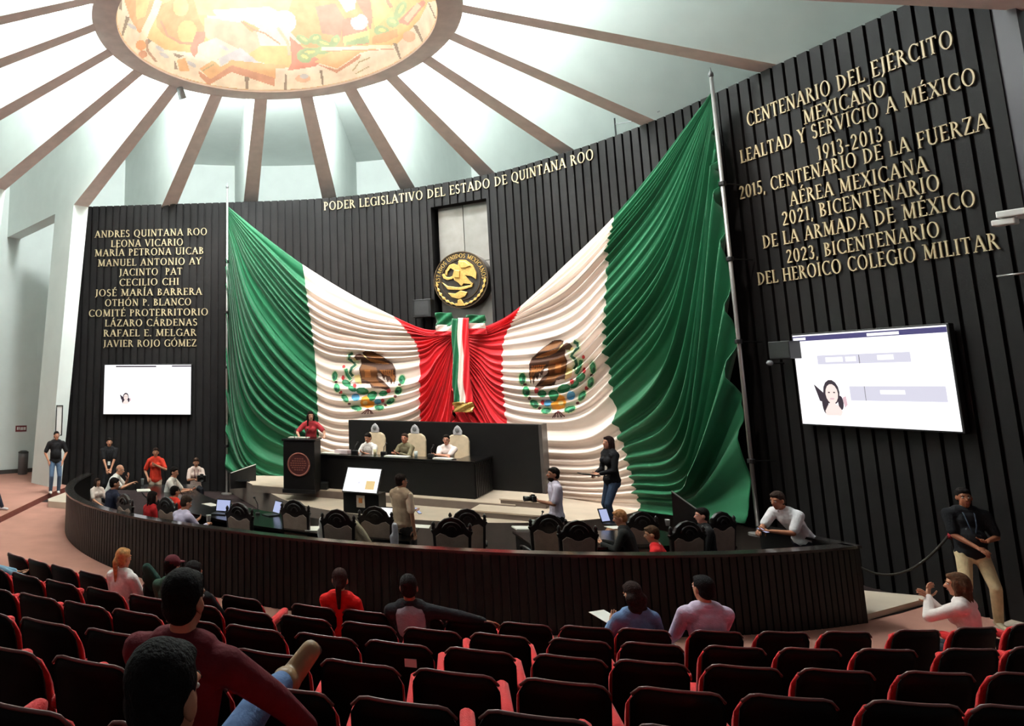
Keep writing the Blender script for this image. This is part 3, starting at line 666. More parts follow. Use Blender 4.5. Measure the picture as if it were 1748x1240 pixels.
def cast(bv):
    def f(x, y, eps):
        d = ray(x, y).normalized(); h = bv.ray_cast(Vector((0, 0, CAMH)), d)
        if h[0] is None: return None
        n = h[1]; n = n if n.dot(d) < 0 else -n
        return h[0] + n * .006 - d * eps
    return f
paint(EM, lambda x, y: (550 + x / 9.54, 590 + y / 9.54), (120, 60, 1400, 1140), 7.2, cast(bvL), 'eagle_crest', EMM, flagL)
def mir(x, y):
    X = 1180 - (x - 155) * 1050 / 1195; Y = 120 + (y - 85) * 1.03 - (X - 655) * .09; return 870 + X / 8, 565 + Y / 8
paint(EM, mir, (120, 60, 1400, 1140), 7.2, cast(bvR), 'eagle_crest', EMM, flagR)
# tricolour sash with a gold fringe over the gathered middle of the flag
sash = thing('tricolour_sash', 'green, white and red sash with gold fringe hanging over the gathered middle of the flag', 'sash', wpt(onwall(786, 570, .8)[0], .8, 0))
def ribbon(name, rows, m, off, wav=.03, nd=16, th=.02):
    """rows: list of (xleft, xright, y) down the ribbon"""
    R = cm1(np.array(rows, float), np.linspace(0, len(rows) - 1, nd * (len(rows) - 1) + 1)); mb = MB(); n = 7
    for i, (x0, x1, y) in enumerate(R):
        for k in range(n):
            s, z = onwall(x0 + (x1 - x0) * k / (n - 1), y, off); mb.v.append(tuple(wpt(s, off + wav * math.sin(k * 1.3 + i * .25), z) - sash.location))
    for i in range(len(R) - 1):
        for k in range(n - 1): mb.f.append((i * n + k, (i + 1) * n + k, (i + 1) * n + k + 1, i * n + k + 1)); mb.m.append(0)
    o = mb.build(name, m, sash, smooth=True); md = o.modifiers.new('t', 'SOLIDIFY'); md.thickness = th; return o
ribbon('sash_band', [(743, 772, 534), (744, 773, 546), (745, 774, 557)], GREENC, .66, .05); ribbon('sash_band', [(796, 829, 538), (797, 828, 548), (797, 827, 556)], GREENC, .66, .05)
ribbon('sash_band', [(744, 773, 555), (744, 774, 566)], WHITEC, .68); ribbon('sash_band', [(797, 828, 552), (797, 828, 561)], WHITEC, .68)
ribbon('sash_band', [(742, 774, 566), (742, 774, 573)], REDC, .7); ribbon('sash_band', [(797, 830, 562), (797, 830, 571)], REDC, .7)
ribbon('sash_strip', [(771.5, 782, 544), (772, 782, 600), (773, 782.5, 650), (774, 783.5, 687)], GREENC, .78)
ribbon('sash_strip', [(782, 790, 543), (782, 790, 600), (782.5, 791.5, 650), (783.5, 794, 689)], WHITEC, .78)
ribbon('sash_strip', [(790, 800, 543), (790, 800, 600), (791.5, 803, 650), (794, 807, 688)], REDC, .78)
ribbon('gold_fringe', [(773, 808, 687), (774, 808, 695), (775, 807, 704)], GOLD2, .8, .05)
# flag poles
def pole(p_top, p_bot, label):
    a = wpt(onwall(*p_top, .55)[0], .55, onwall(*p_top, .55)[1]); b = wpt(onwall(*p_bot, .55)[0], .55, onwall(*p_bot, .55)[1]); b = Vector((a.x * .3 + b.x * .7, a.y * .3 + b.y * .7, STAGE_Z if p_top[0] > 800 else 0))
    t = thing('flag_pole', label, 'pole', b); mb = MB(); mb.tube([(0, 0, 0), a - b], .036, 10); mb.build('shaft', CHROME, t, smooth=True)
    mb = MB(); mb.lathe([(.02, 0), (.045, .02), (.045, .08), (.02, .12), (.005, .2)], a - b, 10); mb.build('finial', GREYP, t, smooth=True)
    mb = MB(); mb.lathe([(.16, 0), (.16, .04), (.05, .06)], (0, 0, 0), 14); mb.build('base_plate', CHROME, t)
    for f in (.15, .4, .58, .75):
        mb = MB(); p = (a - b) * f; mb.lathe([(.06, -.04), (.065, -.03), (.065, .03), (.06, .04)], p, 10); n = wnorm(onwall(*p_top, .55)[0]); mb.tube([p, p - n * .5], .012, 6); mb.build('clamp', BLACKP, t)
pole((388, 322), (387, 835), 'slim metal pole at the left end of the draped flag'); pole((1214, 132), (1292, 893), 'slim metal pole at the right end of the draped flag')
# ------------------------------------------------------------------ wall screens
def bil(c, u, v): return c[0] * (1 - u) * (1 - v) + c[1] * u * (1 - v) + c[2] * u * v + c[3] * (1 - u) * v      # c: TL TR BR BL
def wall_screen(pts, off, label, content, bez):
    q = [onwall(x, y, off) for x, y in pts]; sl = (q[0][0] + q[3][0]) / 2; sr = (q[1][0] + q[2][0]) / 2; zt = (q[0][1] + q[1][1]) / 2; zb = (q[2][1] + q[3][1]) / 2
    A, B = wpt(sl, off), wpt(sr, off); c = [Vector((A.x, A.y, zt)), Vector((B.x, B.y, zt)), Vector((B.x, B.y, zb)), Vector((A.x, A.y, zb))]
    o = sum(c, Vector()) / 4; n = wnorm((sl + sr) / 2); c = [p - o for p in c]
    t = thing('wall_screen', label, 'screen', o)
    mb = MB(); g = bez; uv = [(-g, -g * 1.5), (-g, 1 + g * 1.5), (1 + g, 1 + g * 1.5), (1 + g, -g * 1.5)]
    mb.prism(uv, lambda p: bil(c, *p) - n * .1, lambda p: bil(c, *p) - n * .004); mb.build('bezel', BLACKP, t, bevel=.01)
    mb = MB(); mb.add([bil(c, *p) for p in ((0, 0), (0, 1), (1, 1), (1, 0))], [(0, 1, 2, 3)]); mb.build('display', SCREENW, t)
    lay = 0
    for nm, m, polys in content:
        mb = MB(); lay += 1
        for P in polys: mb.add([bil(c, *p) + n * .002 * lay for p in P], [tuple(range(len(P)))])
        mb.build(nm, m, t)
    return t
def rc(u0, v0, u1, v1): return [(u0, v0), (u0, v1), (u1, v1), (u1, v0)]
def portrait(cx, cy, s, ar):
    f = lambda P: [(cx + x * s, cy + y * s * ar) for x, y in P]
    hair = f(el(0, -.1, .55, .75)) ; face = f(el(.02, -.02, .42, .58)); body = f([(-.55, 1.0), (-.3, .62), (.35, .62), (.62, 1.0), (.5, 1.25), (-.5, 1.25)])
    return [('portrait_hair', SC_DARK, [hair, f(el(-.5, .55, .22, .62)), f(el(.55, .5, .18, .42)), f([(-1.15, -.6), (-.5, -.05), (-.55, .5), (-.85, .4)])]), ('portrait_skin', SC_SKIN, [face, f([(-.2, .5), (.2, .5), (.25, 1.1), (-.3, 1.1)]), body]), ('portrait_features', SC_DARK, [f(el(-.15, -.1, .07, .04)), f(el(.2, -.1, .07, .04))]), ('portrait_blouse', SC_PINK, [f([(.72, .2), (.95, .1), (1.0, .6), (.8, .8)]), f(el(.03, .27, .16, .05))])]
wall_screen([(1354, 574), (1616, 554), (1642, 738), (1369, 723)], .16, 'large lit screen with a navy header and portrait on the right dark wall',
    [('header_bar', SC_NAVY, [rc(0, .015, 1, .07)]), ('header_text', SCREENW, [rc(.005, .03, .1, .058), rc(.53, .03, .73, .06)]), ('page_bar', SC_LAV, [rc(.17, .24, .47, .34), rc(.47, .24, .78, .34), rc(.37, .58, .95, .73)]), ('bar_text', SCREENW, [rc(.23, .265, .35, .315)]), ('bar_text', SCREENW, [rc(.37, .265, .44, .315)]), ('bar_text', SCREENW, [rc(.58, .26, .68, .31)]), ('bar_text', SCREENW, [rc(.57, .62, .72, .66)]), ('bar_mark', SC_DARK, [rc(.462, .25, .466, .34), rc(.472, .58, .475, .73)])] + portrait(.245, .665, .105, 1.75), .012)
wall_screen([(178, 624), (326, 622.5), (325.5, 706.5), (177.5, 708.5)], .14, 'smaller lit screen low on the left dark panel under the names',
    [('header_bar', SC_DARK, [rc(.13, .018, .6, .045), rc(.78, .015, 1, .04)])] + portrait(.255, .66, .062, 1.75), .012)
# ------------------------------------------------------------------ painted dome
MUM = [mat('mural_' + n, tuple(q * .66 + .34 * e for q, e in zip(srgb(*c), (1, .96, .9))), .85, noise=.10, nscale=3.2) for n, c in (('stone', (250, 240, 226)), ('line', (92, 72, 56)), ('orange', (238, 150, 60)), ('amber', (250, 190, 96)), ('cream', (252, 240, 214)), ('rose', (240, 190, 160)), ('brown', (168, 118, 88)), ('vermilion', (226, 104, 72)), ('leafgreen', (126, 178, 104)), ('yellow', (250, 224, 120)), ('timber', (238, 176, 96)), ('timberside', (206, 120, 74)), ('sky', (196, 208, 226)), ('olive', (160, 150, 84)))]
mST, mLI, mOR, mAM, mCR, mRO, mBR, mVE, mLG, mYE, mTI, mTS, mSK, mOL = range(14)
MU = []
def L_(m, P): MU.append((m, [(150 + x / 5.297, y / 5.294) for x, y in P]))
def R_(m, P): MU.append((m, [(470 + x / 5.297, y / 5.294) for x, y in P]))
MU.append((mAM, [(185, -60), (760, -60), (760, 170), (185, 170)]))
MU.append((mCR, el(470, 20, 120, 60))); MU.append((mYE, el(420, -10, 180, 40))); MU.append((mOR, el(560, 30, 70, 60)))
L_(mST, [(200, 0), (330, 0), (380, 160), (520, 330), (700, 450), (980, 480), (1240, 560), (1560, 560), (1750, 620), (1750, 900), (1300, 860), (800, 740), (450, 520), (200, 240)])
L_(mOR, [(330, 0), (640, 0), (620, 90), (560, 260), (460, 300), (380, 160)]); L_(mAM, [(430, 0), (560, 0), (520, 150), (440, 180)])
L_(mOR, [(620, 60), (760, 0), (960, 0), (1010, 180), (1080, 290), (980, 420), (820, 390), (690, 320), (620, 240)]); L_(mYE, el(840, 60, 70, 90)); L_(mAM, el(900, 290, 90, 110)); L_(mTS, band([(660, 190), (720, 320), (840, 390), (940, 390)], 20)); L_(mVE, [(980, 290), (1080, 280), (1040, 400), (960, 520), (920, 450)])
L_(mCR, band([(640, 0), (600, 120), (520, 280), (480, 390)], 70)); L_(mOR, el(480, 410, 50, 46)); L_(mTS, el(500, 490, 40, 34)); L_(mBR, band([(530, 360), (540, 460), (620, 560)], 22))
L_(mRO, [(1050, 160), (1500, 200), (1560, 420), (1400, 520), (1180, 420), (1060, 330)]); L_(mCR, [(1120, 90), (1640, 60), (1750, 120), (1700, 260), (1500, 220), (1200, 180)]); L_(mOR, [(1400, 180), (1560, 260), (1480, 290), (1400, 220)]); L_(mTS, band([(1380, 190), (1500, 270), (1600, 300), (1740, 400)], 14))
L_(mCR, [(1000, 400), (1160, 340), (1360, 440), (1300, 520), (1100, 540), (990, 480)]); L_(mSK, [(1180, 530), (1380, 430), (1540, 560), (1510, 610), (1300, 540), (1200, 600)])
L_(mTI, [(1010, 620), (1130, 545), (1200, 605), (1310, 545), (1560, 570), (1800, 590), (1740, 720), (1690, 710), (1300, 600), (1110, 720)]); L_(mTS, [(1000, 640), (1110, 715), (1300, 590), (1690, 705), (1690, 780), (1300, 650), (1095, 770), (1010, 690)]); L_(mOL, band([(1040, 640), (1140, 580)], 10))
for P in ([(280, 0), (310, 0), (305, 90), (285, 80)], [(345, 145), (380, 160), (320, 320), (298, 330)], [(770, 480), (870, 505), (820, 525), (785, 505)], [(785, 545), (815, 625), (785, 625)], [(1420, 690), (1458, 700), (1448, 815), (1425, 815)], [(540, 345), (580, 370), (545, 400)]): L_(mLI, P)
L_(mTI, [(805, 540), (880, 525), (920, 640), (830, 640)])
for (x, y) in ((650, 440), (690, 500), (400, 240), (1230, 430), (940, 580)): L_(mSK, el(x, y, 46, 18, 30))
R_(mST, [(0, 850), (0, 620), (300, 600), (800, 470), (1100, 400), (1300, 180), (1380, 20), (1490, 0), (1490, 250), (1250, 480), (700, 760)])
R_(mVE, [(130, 330), (240, 420), (420, 560), (360, 600), (110, 640), (150, 560)]); R_(mVE, [(1340, 0), (1360, 30), (1200, 230), (1100, 200), (1240, 60)]); R_(mRO, band([(1300, 40), (1180, 190)], 50))
R_(mBR, [(360, 60), (540, 30), (620, 160), (590, 330), (420, 300), (390, 160)]); R_(mBR, [(730, 0), (860, 0), (880, 160), (860, 280), (800, 130)]); R_(mYE, [(870, 0), (1040, 0), (1050, 80), (960, 200), (900, 260)]); R_(mTS, band([(1010, 0), (1050, 70)], 30))
R_(mOR, [(200, 160), (360, 120), (390, 290), (260, 310), (190, 300)]); R_(mCR, el(80, 200, 110, 110)); R_(mRO, band([(20, 250), (110, 380), (130, 500)], 26))
R_(mVE, [(600, 180), (780, 120), (850, 330), (840, 400), (610, 410)]); R_(mSK, el(760, 200, 80, 76)); R_(mYE, [(610, 330), (850, 270), (850, 390), (620, 415)]); R_(mLG, [(640, 380), (840, 320), (850, 390), (640, 412)]); R_(mOR, el(690, 120, 70, 40)); R_(mCR, [(570, 0), (730, 0), (720, 80), (640, 110)])
for (x, y, a, b, r) in ((250, 360, 70, 36, 30), (360, 350, 60, 46, -20), (440, 400, 90, 36, 20), (300, 480, 110, 50, -10), (260, 520, 70, 50, 20), (540, 370, 40, 60, 30), (440, 450, 80, 40, -10), (1130, 90, 90, 46, -60), (1060, 200, 60, 50, 20), (960, 280, 70, 50, 10)): R_(mLG, el(x, y, a, b, r)); R_(mYE, el(x + 6, y - 8, a * .5, b * .3, r))
R_(mOR, [(880, 330), (1100, 260), (1110, 330), (1000, 380), (870, 400)]); R_(mCR, band([(420, 440), (620, 440), (800, 430), (980, 420), (1060, 430)], 34)); R_(mTS, band([(460, 462), (640, 456), (1070, 446)], 8))
R_(mTI, [(350, 560), (520, 470), (780, 470), (560, 620)]); R_(mTS, [(350, 570), (555, 630), (780, 480), (760, 530), (555, 660)])
for P in ([(90, 670), (108, 690), (105, 825), (75, 825)], [(400, 630), (425, 640), (440, 785), (425, 785)], [(1060, 385), (1100, 395), (1138, 530), (1125, 535)], [(1240, 225), (1280, 225), (1340, 380), (1325, 380)], [(1375, 15), (1395, 30), (1455, 170), (1440, 165)]): R_(mLI, P)
R_(mRO, el(250, 710, 70, 36)); R_(mOL, band([(700, 640), (760, 560), (860, 520)], 12)); R_(mOL, band([(720, 670), (850, 600)], 9)); R_(mSK, el(260, 690, 40, 20)); R_(mRO, el(1210, 330, 60, 50))
dbm = bmesh.new(); dbm.from_mesh(dome.data); bvD = BVHTree.FromBMesh(dbm); dbm.free()
def castD(x, y, eps):
    d = ray(x, y).normalized(); h = bvD.ray_cast(Vector((0, 0, CAMH)), d)
    return None if h[0] is None else h[0] - d * .012
paint(MU, lambda x, y: (x, y), (184, -24, 758, 164), 1.6, castD, 'painted_figures', MUM, dome)
# ------------------------------------------------------------------ theatre seats
def pad_mesh(mb, w0, z0, z1, rad, thick, ybase, tilt, curve, nx=12, nz=7, crown=0.0):
    """upright padded panel: rounded top corners, curved sideways, tilted backwards; faces +Y"""
    cols = []
    for i in range(nx + 1):
        x = -w0 / 2 + w0 * i / nx; ax = abs(x) - (w0 / 2 - rad); top = z1 - (rad - math.sqrt(max(0, rad * rad - ax * ax)) if ax > 0 else 0) + crown * (x / w0) * .5
        cols.append((x, top))
    vs = []
    for side in (0, 1):
        for (x, top) in cols:
            for j in range(nz + 1):
                z = z0 + (top - z0) * j / nz; e = min(1, (1 - j / nz) * 4 + .35); ed = 1 - .55 * (abs(x) / (w0 / 2)) ** 6
                y = ybase - (z - z0) * math.tan(tilt) + curve * x * x * 4 / (w0 * w0) + (side * thick * min(1, e) * ed)
                vs.append((x, y, z))
    n1 = nz + 1; off = (nx + 1) * n1; fs = []
    for i in range(nx):
        for j in range(nz):
            a = i * n1 + j; b = a + n1; fs.append((a, b, b + 1, a + 1)); fs.append((off + a, off + a + 1, off + b + 1, off + b))
    for i in range(nx):
        a = i * n1; b = a + n1; fs.append((a, off + a, off + b, b)); a += nz; b += nz; fs.append((a, b, off + b, off + a))
    for j in range(nz): fs.append((j, j + 1, off + j + 1, off + j)); q = nx * n1 + j; fs.append((q, off + q, off + q + 1, q + 1))
    return mb.add(vs, fs)
def rounded_bar(mb, p0, p1, w_, h_):
    n = 10; pts = []; p0 = Vector(p0); p1 = Vector(p1); t = (p1 - p0).normalized(); a = Vector((1, 0, 0)); b = t.cross(a) * -1; vs = []; fs = []
    prof = [(0, .35), (.04, .75), (.1, 1), (.5, 1), (.9, 1), (.96, .8), (1, .45)]
    for f, s_ in prof:
        c = p0.lerp(p1, f)
        for k in range(n):
            g = 2 * math.pi * k / n; cx, cy = math.cos(g), math.sin(g); q = 1 / max(abs(cx), abs(cy)) ** .55
            vs.append(c + a * cx * q * w_ / 2 * s_ + b * cy * q * h_ / 2 * s_)
    for i in range(len(prof) - 1):
        for k in range(n): k2 = (k + 1) % n; fs.append((i * n + k, i * n + k2, (i + 1) * n + k2, (i + 1) * n + k))
    fs.append(tuple(range(n - 1, -1, -1))); fs.append(tuple((len(prof) - 1) * n + k for k in range(n)))
    return mb.add(vs, fs)
SEATW = .565
def make_seat(two):
    t = thing('theatre_seat', 'x', 'seat')
    mb = MB(); pad_mesh(mb, .478, .34, .925, .085, .045, -.215, math.radians(13), .035, crown=-.03); mb.build('back_shell', SHELL, t, smooth=True)
    mb = MB(); pad_mesh(mb, .490, .42, .888, .085, .07, -.188, math.radians(13), .035, crown=-.03); mb.build('back_cushion', RED, t, smooth=True)
    pts = []
    for x in np.linspace(-.232, .232, 13):
        ax = abs(x) - (.239 - .085); top = .928 - (.085 - math.sqrt(max(0, .085 ** 2 - ax * ax)) if ax > 0 else 0) - .03 * x / .478 * .5; pts.append((x, -.212 - (top - .34) * math.tan(math.radians(13)) + .035 * x * x * 4 / .2285, top))
    mb = MB(); mb.tube(pts, .009, 6); mb.build('shell_rim_glint', mat('seat_rim_glint', srgb(112, 74, 72), .3, spec=.6), t, smooth=True)  # glint along the glossy black shell edge, painted as a lighter tube
    mb = MB(); mb.box((0, .04, .41), (.47, .44, .12)); mb.build('seat_cushion', RED, t, bevel=.04)
    for sx in ((-1, 1) if two else (1,)):
        mb = MB(); rounded_bar(mb, (sx * SEATW / 2, -.24, .65), (sx * SEATW / 2, .27, .685), .076, .08); mb.build('armrest', RED, t, smooth=True)
        mb = MB(); mb.box((sx * SEATW / 2, .02, .31), (.045, .36, .62)); mb.build('side_panel', SHELL, t, bevel=.01)
    return t
seat1, seat2 = make_seat(False), make_seat(True)
ROWS = {1: (11.82, .0, .92), 2: (12.93, .21, 1.13), 3: (14.02, .42, 1.35), 4: (15.08, .62, 1.55), 5: (16.10, .82, 1.74), 6: (17.12, 1.02, 1.94), 7: (18.15, 1.23, 2.15)}
SEATC = Vector((5.1, 19.2))
def seat_xy(r, a): a = math.radians(a); return Vector((SEATC.x + r * math.sin(a), SEATC.y - r * math.cos(a)))
def ang_px(x, y, z): p = atz(x, y, z); return math.degrees(math.atan2(p.x - SEATC.x, SEATC.y - p.y))
LB = {1: [-43.0, -40.5, -38.1, -35.5, -33.0, -30.5, -28.0, -25.4], 2: [-37.4, -34.9, -32.5, -29.9, -27.5, -25.1, -22.8], 3: [-31.4, -29.2, -27.1, -25.0, -22.9], 4: [-27.3, -25.2, -23.1, -21.0], 5: [-23.3, -21.35], 6: [-22.2, -20.3]}
RB = {1: [-21.5, -18.9, -16.4, -14.0, -11.6, -8.95, -6.5, -3.4, -.5, 2.35, 5.7, 8.7, 11.8], 2: [-20.4, -17.95, -15.6, -13.2, -10.5, -8.1, -5.4, -2.9, -.3, 2.6, 5.1],
      3: [-20.8, -18.55, -16.4, -14.15, -11.75, -9.7, -7.4, -5.1, -2.6, -.3], 4: [-19.0, -16.9, -14.85, -12.65, -10.5, -8.45, -6.2, -4.3, -2.2], 5: [-19.5, -17.65, -15.7, -13.7, -11.5, -9.5], 6: [-18.25, -16.3], 7: [-18.9, -17.1]}
RN = ['front row', 'second row', 'third row', 'fourth row', 'fifth row', 'sixth row', 'rearmost row']
first_used = [False, False]
for blk, D in (('left block', LB), ('main block', RB)):
    for r, L in D.items():
        rad, fl, _ = ROWS[r]
        for i, a in enumerate(L):
            p = seat_xy(rad, a); two = i == 0; proto = seat2 if two else seat1; q = int(two)
            lab = 'red theatre seat with black shell, %s, %s, %s from the left' % (RN[r - 1], blk, ORD[i])
            rz = math.radians(a) + math.radians(random.uniform(-.6, .6)); d = Vector((-math.sin(math.radians(a)), math.cos(math.radians(a))))
            loc = (p.x + d.x * .28, p.y + d.y * .28, fl)
            if not first_used[q]:
                o = proto; first_used[q] = True; o.location = loc; o.rotation_euler = (0, 0, rz); o['label'] = lab; o['group'] = 'theatre seats'
            else: o = copy_tree(proto, loc, rz, lab, 'theatre seats')
            if blk == 'main block' and r == 3 and i == 2:
                mb = MB(); mb.box((.05, -.318, .80), (.15, .004, .06), Matrix.Rotation(math.radians(-13), 3, 'X').transposed()); mb.build('paper_sticker', PAPER, o)
# raked floor under the seats: one step per row
mb = MB()
for r in range(2, 8):
    rad = ROWS[r][0]; z1 = ROWS[r][1] - .004; s_ = sector(rad - .62, rad + .60 if r < 7 else rad + 3, -60, 30, 0, z1, 60, SEATC); mb.mi = 0; mb.add(s_.v, s_.f)
struct(mb.build('floor_rake', mat('dark_aisle_carpet', srgb(96, 62, 58), .95, noise=.1, nscale=3, spec=.1)))
# ------------------------------------------------------------------ curved barrier
BR0 = 9.32
def ang_c(p): return math.degrees(math.atan2(p.x - SC.x, SC.y - p.y))
def bz(a): return 1.0 if a > -35 else 1.0 - .13 * min(1, (-35 - a) / 45)
bar = thing('curved_barrier', 'long curved black slatted barrier in front of the deputies\' desks', 'barrier', (SC.x, SC.y, 0))
Z0 = Vector((0, 0))
per = math.degrees(.11 / BR0); mb = MB(); a = -97.0; prof = []
while a < 20.2:
    for da, rr in ((0, BR0 - .018), (per * .14, BR0 - .018), (per * .18, BR0), (per * .96, BR0)): prof.append((a + da, rr))
    a += per
vs = []; fs = []
for (a, rr) in prof:
    g = math.radians(a)
    for r, z in ((rr, 0), (rr, bz(a) - .03), (BR0 - .09, bz(a) - .03), (BR0 - .09, 0)): vs.append((math.sin(g) * r, -math.cos(g) * r, z))
for i in range(len(prof) - 1):
    for j in range(3): fs.append((4 * i + j, 4 * i + j + 1, 4 * i + 5 + j, 4 * i + 4 + j))
fs.append((0, 1, 2, 3)); q = 4 * (len(prof) - 1); fs.append((q + 3, q + 2, q + 1, q)); mb.add(vs, fs); mb.build('slatted_panel', BLACKWOOD, bar, fixn=True)
mb = sector(BR0 - .17, BR0 + .03, -97, 20.2, 0, 0, 90, Z0)
mb.v = [(x, y, (bz(math.degrees(math.atan2(x, -y))) - (.035 if (i % 4) < 2 else 0))) for i, (x, y, z) in enumerate(mb.v)]
mb.build('top_rail', mat('polished_rail', srgb(46, 42, 40), .18, spec=.6), bar, fixn=True)
ge = math.radians(20.2); pe = Vector((SC.x + math.sin(ge) * BR0, SC.y - math.cos(ge) * BR0, 0)); pb = atz(1300, 898, 1.0); pb.z = 0
rtp = thing('barrier_end_panel', 'black return panel at the right end of the curved barrier', 'panel', pe)
dv = (pb - pe); nv = Vector((dv.y, -dv.x, 0)).normalized()
mb = MB(); mb.prism([(0, 0), (1, 0), (1, 1), (0, 1)], lambda p: dv * p[0] + Vector((0, 0, p[1] * .965)) - nv * .05, lambda p: dv * p[0] + Vector((0, 0, p[1] * .965)) + nv * .05); mb.build('end_board', BLACKWOOD, rtp)
mb = MB(); mb.prism([(0, 0), (1, 0), (1, 1), (0, 1)], lambda p: dv * p[0] + Vector((0, 0, .965 + p[1] * .035)) - nv * .11, lambda p: dv * p[0] + Vector((0, 0, .965 + p[1] * .035)) + nv * .11); mb.build('end_rail', MATS['polished_rail'], rtp)
# deputies' desks (two curved runs with a gap)
DESK_Z = .75
DG = [(-88, ang_c(atz(712, 905, DESK_Z))), (ang_c(atz(872, 905, DESK_Z)), 17)]
for i, (a0, a1) in enumerate(DG):
    t = thing('curved_desk', 'long curved dark desk with a polished top, %s of the gap between the two' % ('left' if i == 0 else 'right'), 'desk', (SC.x, SC.y, 0))
    sector(6.35, 7.62, a0, a1, DESK_Z - .04, DESK_Z, 60, Z0).build('desk_top', BLACKTOP, t, fixn=True)
    sector(6.42, 6.47, a0 + .3, a1 - .3, 0, DESK_Z - .04, 60, Z0).build('modesty_panel', BLACKWOOD, t, fixn=True)
    for a in (a0 + .4, (a0 + a1) / 2, a1 - .4): sector(6.48, 7.45, a - .2, a + .2, 0, DESK_Z - .04, 2, Z0).build('desk_support', BLACKWOOD, t, fixn=True)
# ------------------------------------------------------------------ carved high-back chairs
def make_carved():
    t = thing('carved_chair', 'x', 'chair')
    half = [(.25, .40), (.275, .98), (.305, 1.04), (.255, 1.06), (.215, 1.09), (.185, 1.15), (.10, 1.215), (0, 1.24)]
    outl = [(x, z) for x, z in half] + [(-x, z) for x, z in half[-2::-1]]
    yb = lambda z: -.25 - (z - .4) * .10
    mb = MB(); mb.prism(outl, lambda p: (p[0], yb(p[1]) + .055, p[1]), lambda p: (p[0], yb(p[1]), p[1])); mb.build('back_frame', CARVED, t, bevel=.012)
    ph = [(.215, .46), (.232, .96), (.17, 1.005), (.10, .985), (.05, .955), (0, .945)]; pan_ = [(x, z) for x, z in ph] + [(-x, z) for x, z in ph[-2::-1]]
    mb = MB(); mb.prism(pan_, lambda p: (p[0], yb(p[1]) + .075, p[1]), lambda p: (p[0], yb(p[1]) - .014, p[1])); mb.build('back_panel', TAUPE, t, bevel=.008)
    mb = MB(); mb.tube([(.13 * math.cos(g), yb(1.1 + .08 * math.sin(g)) - .008, 1.055 + .11 * math.sin(g)) for g in np.linspace(.15, math.pi - .15, 11)], .014, 6); mb.tube([(.06 * math.cos(g), yb(1.1) - .01, 1.05 + .06 * math.sin(g)) for g in np.linspace(0, math.pi, 9)], .012, 6); mb.build('crest_scroll', CARVED, t, smooth=True)
    for sx in (-1, 1):
        mb = MB(); mb.lathe([(.02, 0), (.032, .02), (.02, .05), (.03, .075), (.018, .105), (.004, .12)], (sx * .262, yb(1.05) + .027, 1.045), 10); mb.build('finial', CARVED, t, smooth=True)
    mb = MB(); mb.box((0, .02, .43), (.54, .52, .10)); mb.build('seat', TAUPE, t, bevel=.03)
    for sx in (-1, 1):
        for sy in (-.2, .24):
            mb = MB(); mb.tube([(sx * .23, sy, .39), (sx * .24, sy, .2), (sx * .235, sy + .015 * (1 if sy > 0 else -1), 0)], [.03, .022, .026], 8); mb.build('leg', CARVED, t, smooth=True)
        mb = MB(); mb.tube([(sx * .27, -.27, .68), (sx * .29, 0, .69), (sx * .28, .2, .66), (sx * .27, .22, .46)], [.022, .024, .026, .02], 8); mb.build('armrest', CARVED, t, smooth=True)
    return t
carv = make_carved(); usedc = False
CH = [(213, 843, 'beside the man in navy, left end of the desk'), (285, 848, 'left of the man in the lilac shirt'), (408, 858, 'below the left flag pole'), (503, 853, 'in front of the lectern side of the podium'), (576, 869, 'second left of the man in beige vest'), (640, 864, 'just left of the man in beige vest'),
      (770, 883, 'nearest one in the gap between the desks'), (797, 868, 'half hidden behind the gap\'s nearest one'), (935, 877, 'directly below the man in pale lilac shirt'), (985, 888, 'left of the black tablet, widest in view'), (1093, 873, 'behind the man in the red shirt'), (1172, 889, 'right of the man in the red shirt'), (1230, 873, 'rightmost one beside the leaning man')]
for (x, y, d) in CH:
    p = atz(x, y, 1.24); a = ang_c(p); g = math.radians(a); p = p + Vector((-math.sin(g), math.cos(g), 0)) * .3
    lab = 'carved dark chair with taupe back, ' + d
    if not usedc: o = carv; usedc = True; o.location = (p.x, p.y, 0); o.rotation_euler = (0, 0, g); o['label'] = lab; o['group'] = 'carved chairs at the desks'
    else: copy_tree(carv, (p.x, p.y, 0), g, lab, 'carved chairs at the desks')
# ------------------------------------------------------------------ presiding table, back panel, chairs, podium, lectern
def RP(a, b, z): return Vector((RO[0], RO[1], 0)) + E1 * a + E2 * b + Vector((0, 0, z))
def a_for(px, b):                      # position along the presiding table that is seen at pixel column px (row b metres behind its front)
    lo, hi = -3, 8
    for _ in range(40):
        m = (lo + hi) / 2; p = RP(m, b, 1.6); F = p.y * CP + (p.z - CAMH) * SP; x = CX + FPX * p.x / F
        if x < px: lo = m
        else: hi = m
    return lo
def loc_box(name, m, parent, a0, a1, b0, b1, z0, z1, bevel=0):
    o = rbox(name, m, RO, a0, a1, b0, b1, z0, z1, parent, bevel); o.matrix_parent_inverse = Matrix.Translation(-Vector(parent.location)); return o
TT = 1.52; TL = 3.7
tb = thing('presiding_table', 'long black presiding table on the dais with a slatted right end', 'table', RP(1.9, .3, PLAT_Z))
loc_box('front_panel', BLACKWOOD, tb, 0, TL, 0, .05, PLAT_Z, TT - .05); loc_box('table_top', BLACKTOP, tb, -.25, TL + .04, -.04, .62, TT - .05, TT, .008); loc_box('end_panel', BLACKWOOD, tb, TL - .05, TL, .05, 1.72, PLAT_Z, TT - .05); loc_box('end_top', BLACKTOP, tb, TL - .45, TL + .04, .6, 1.74, TT - .05, TT, .008)
mb = MB()
for k in range(10): q = rbox('slat', BLACKWOOD, RO, TL, TL + .03, .06 + k * .165, .15 + k * .165, PLAT_Z + .02, TT - .06, tb); q.matrix_parent_inverse = Matrix.Translation(-tb.location)
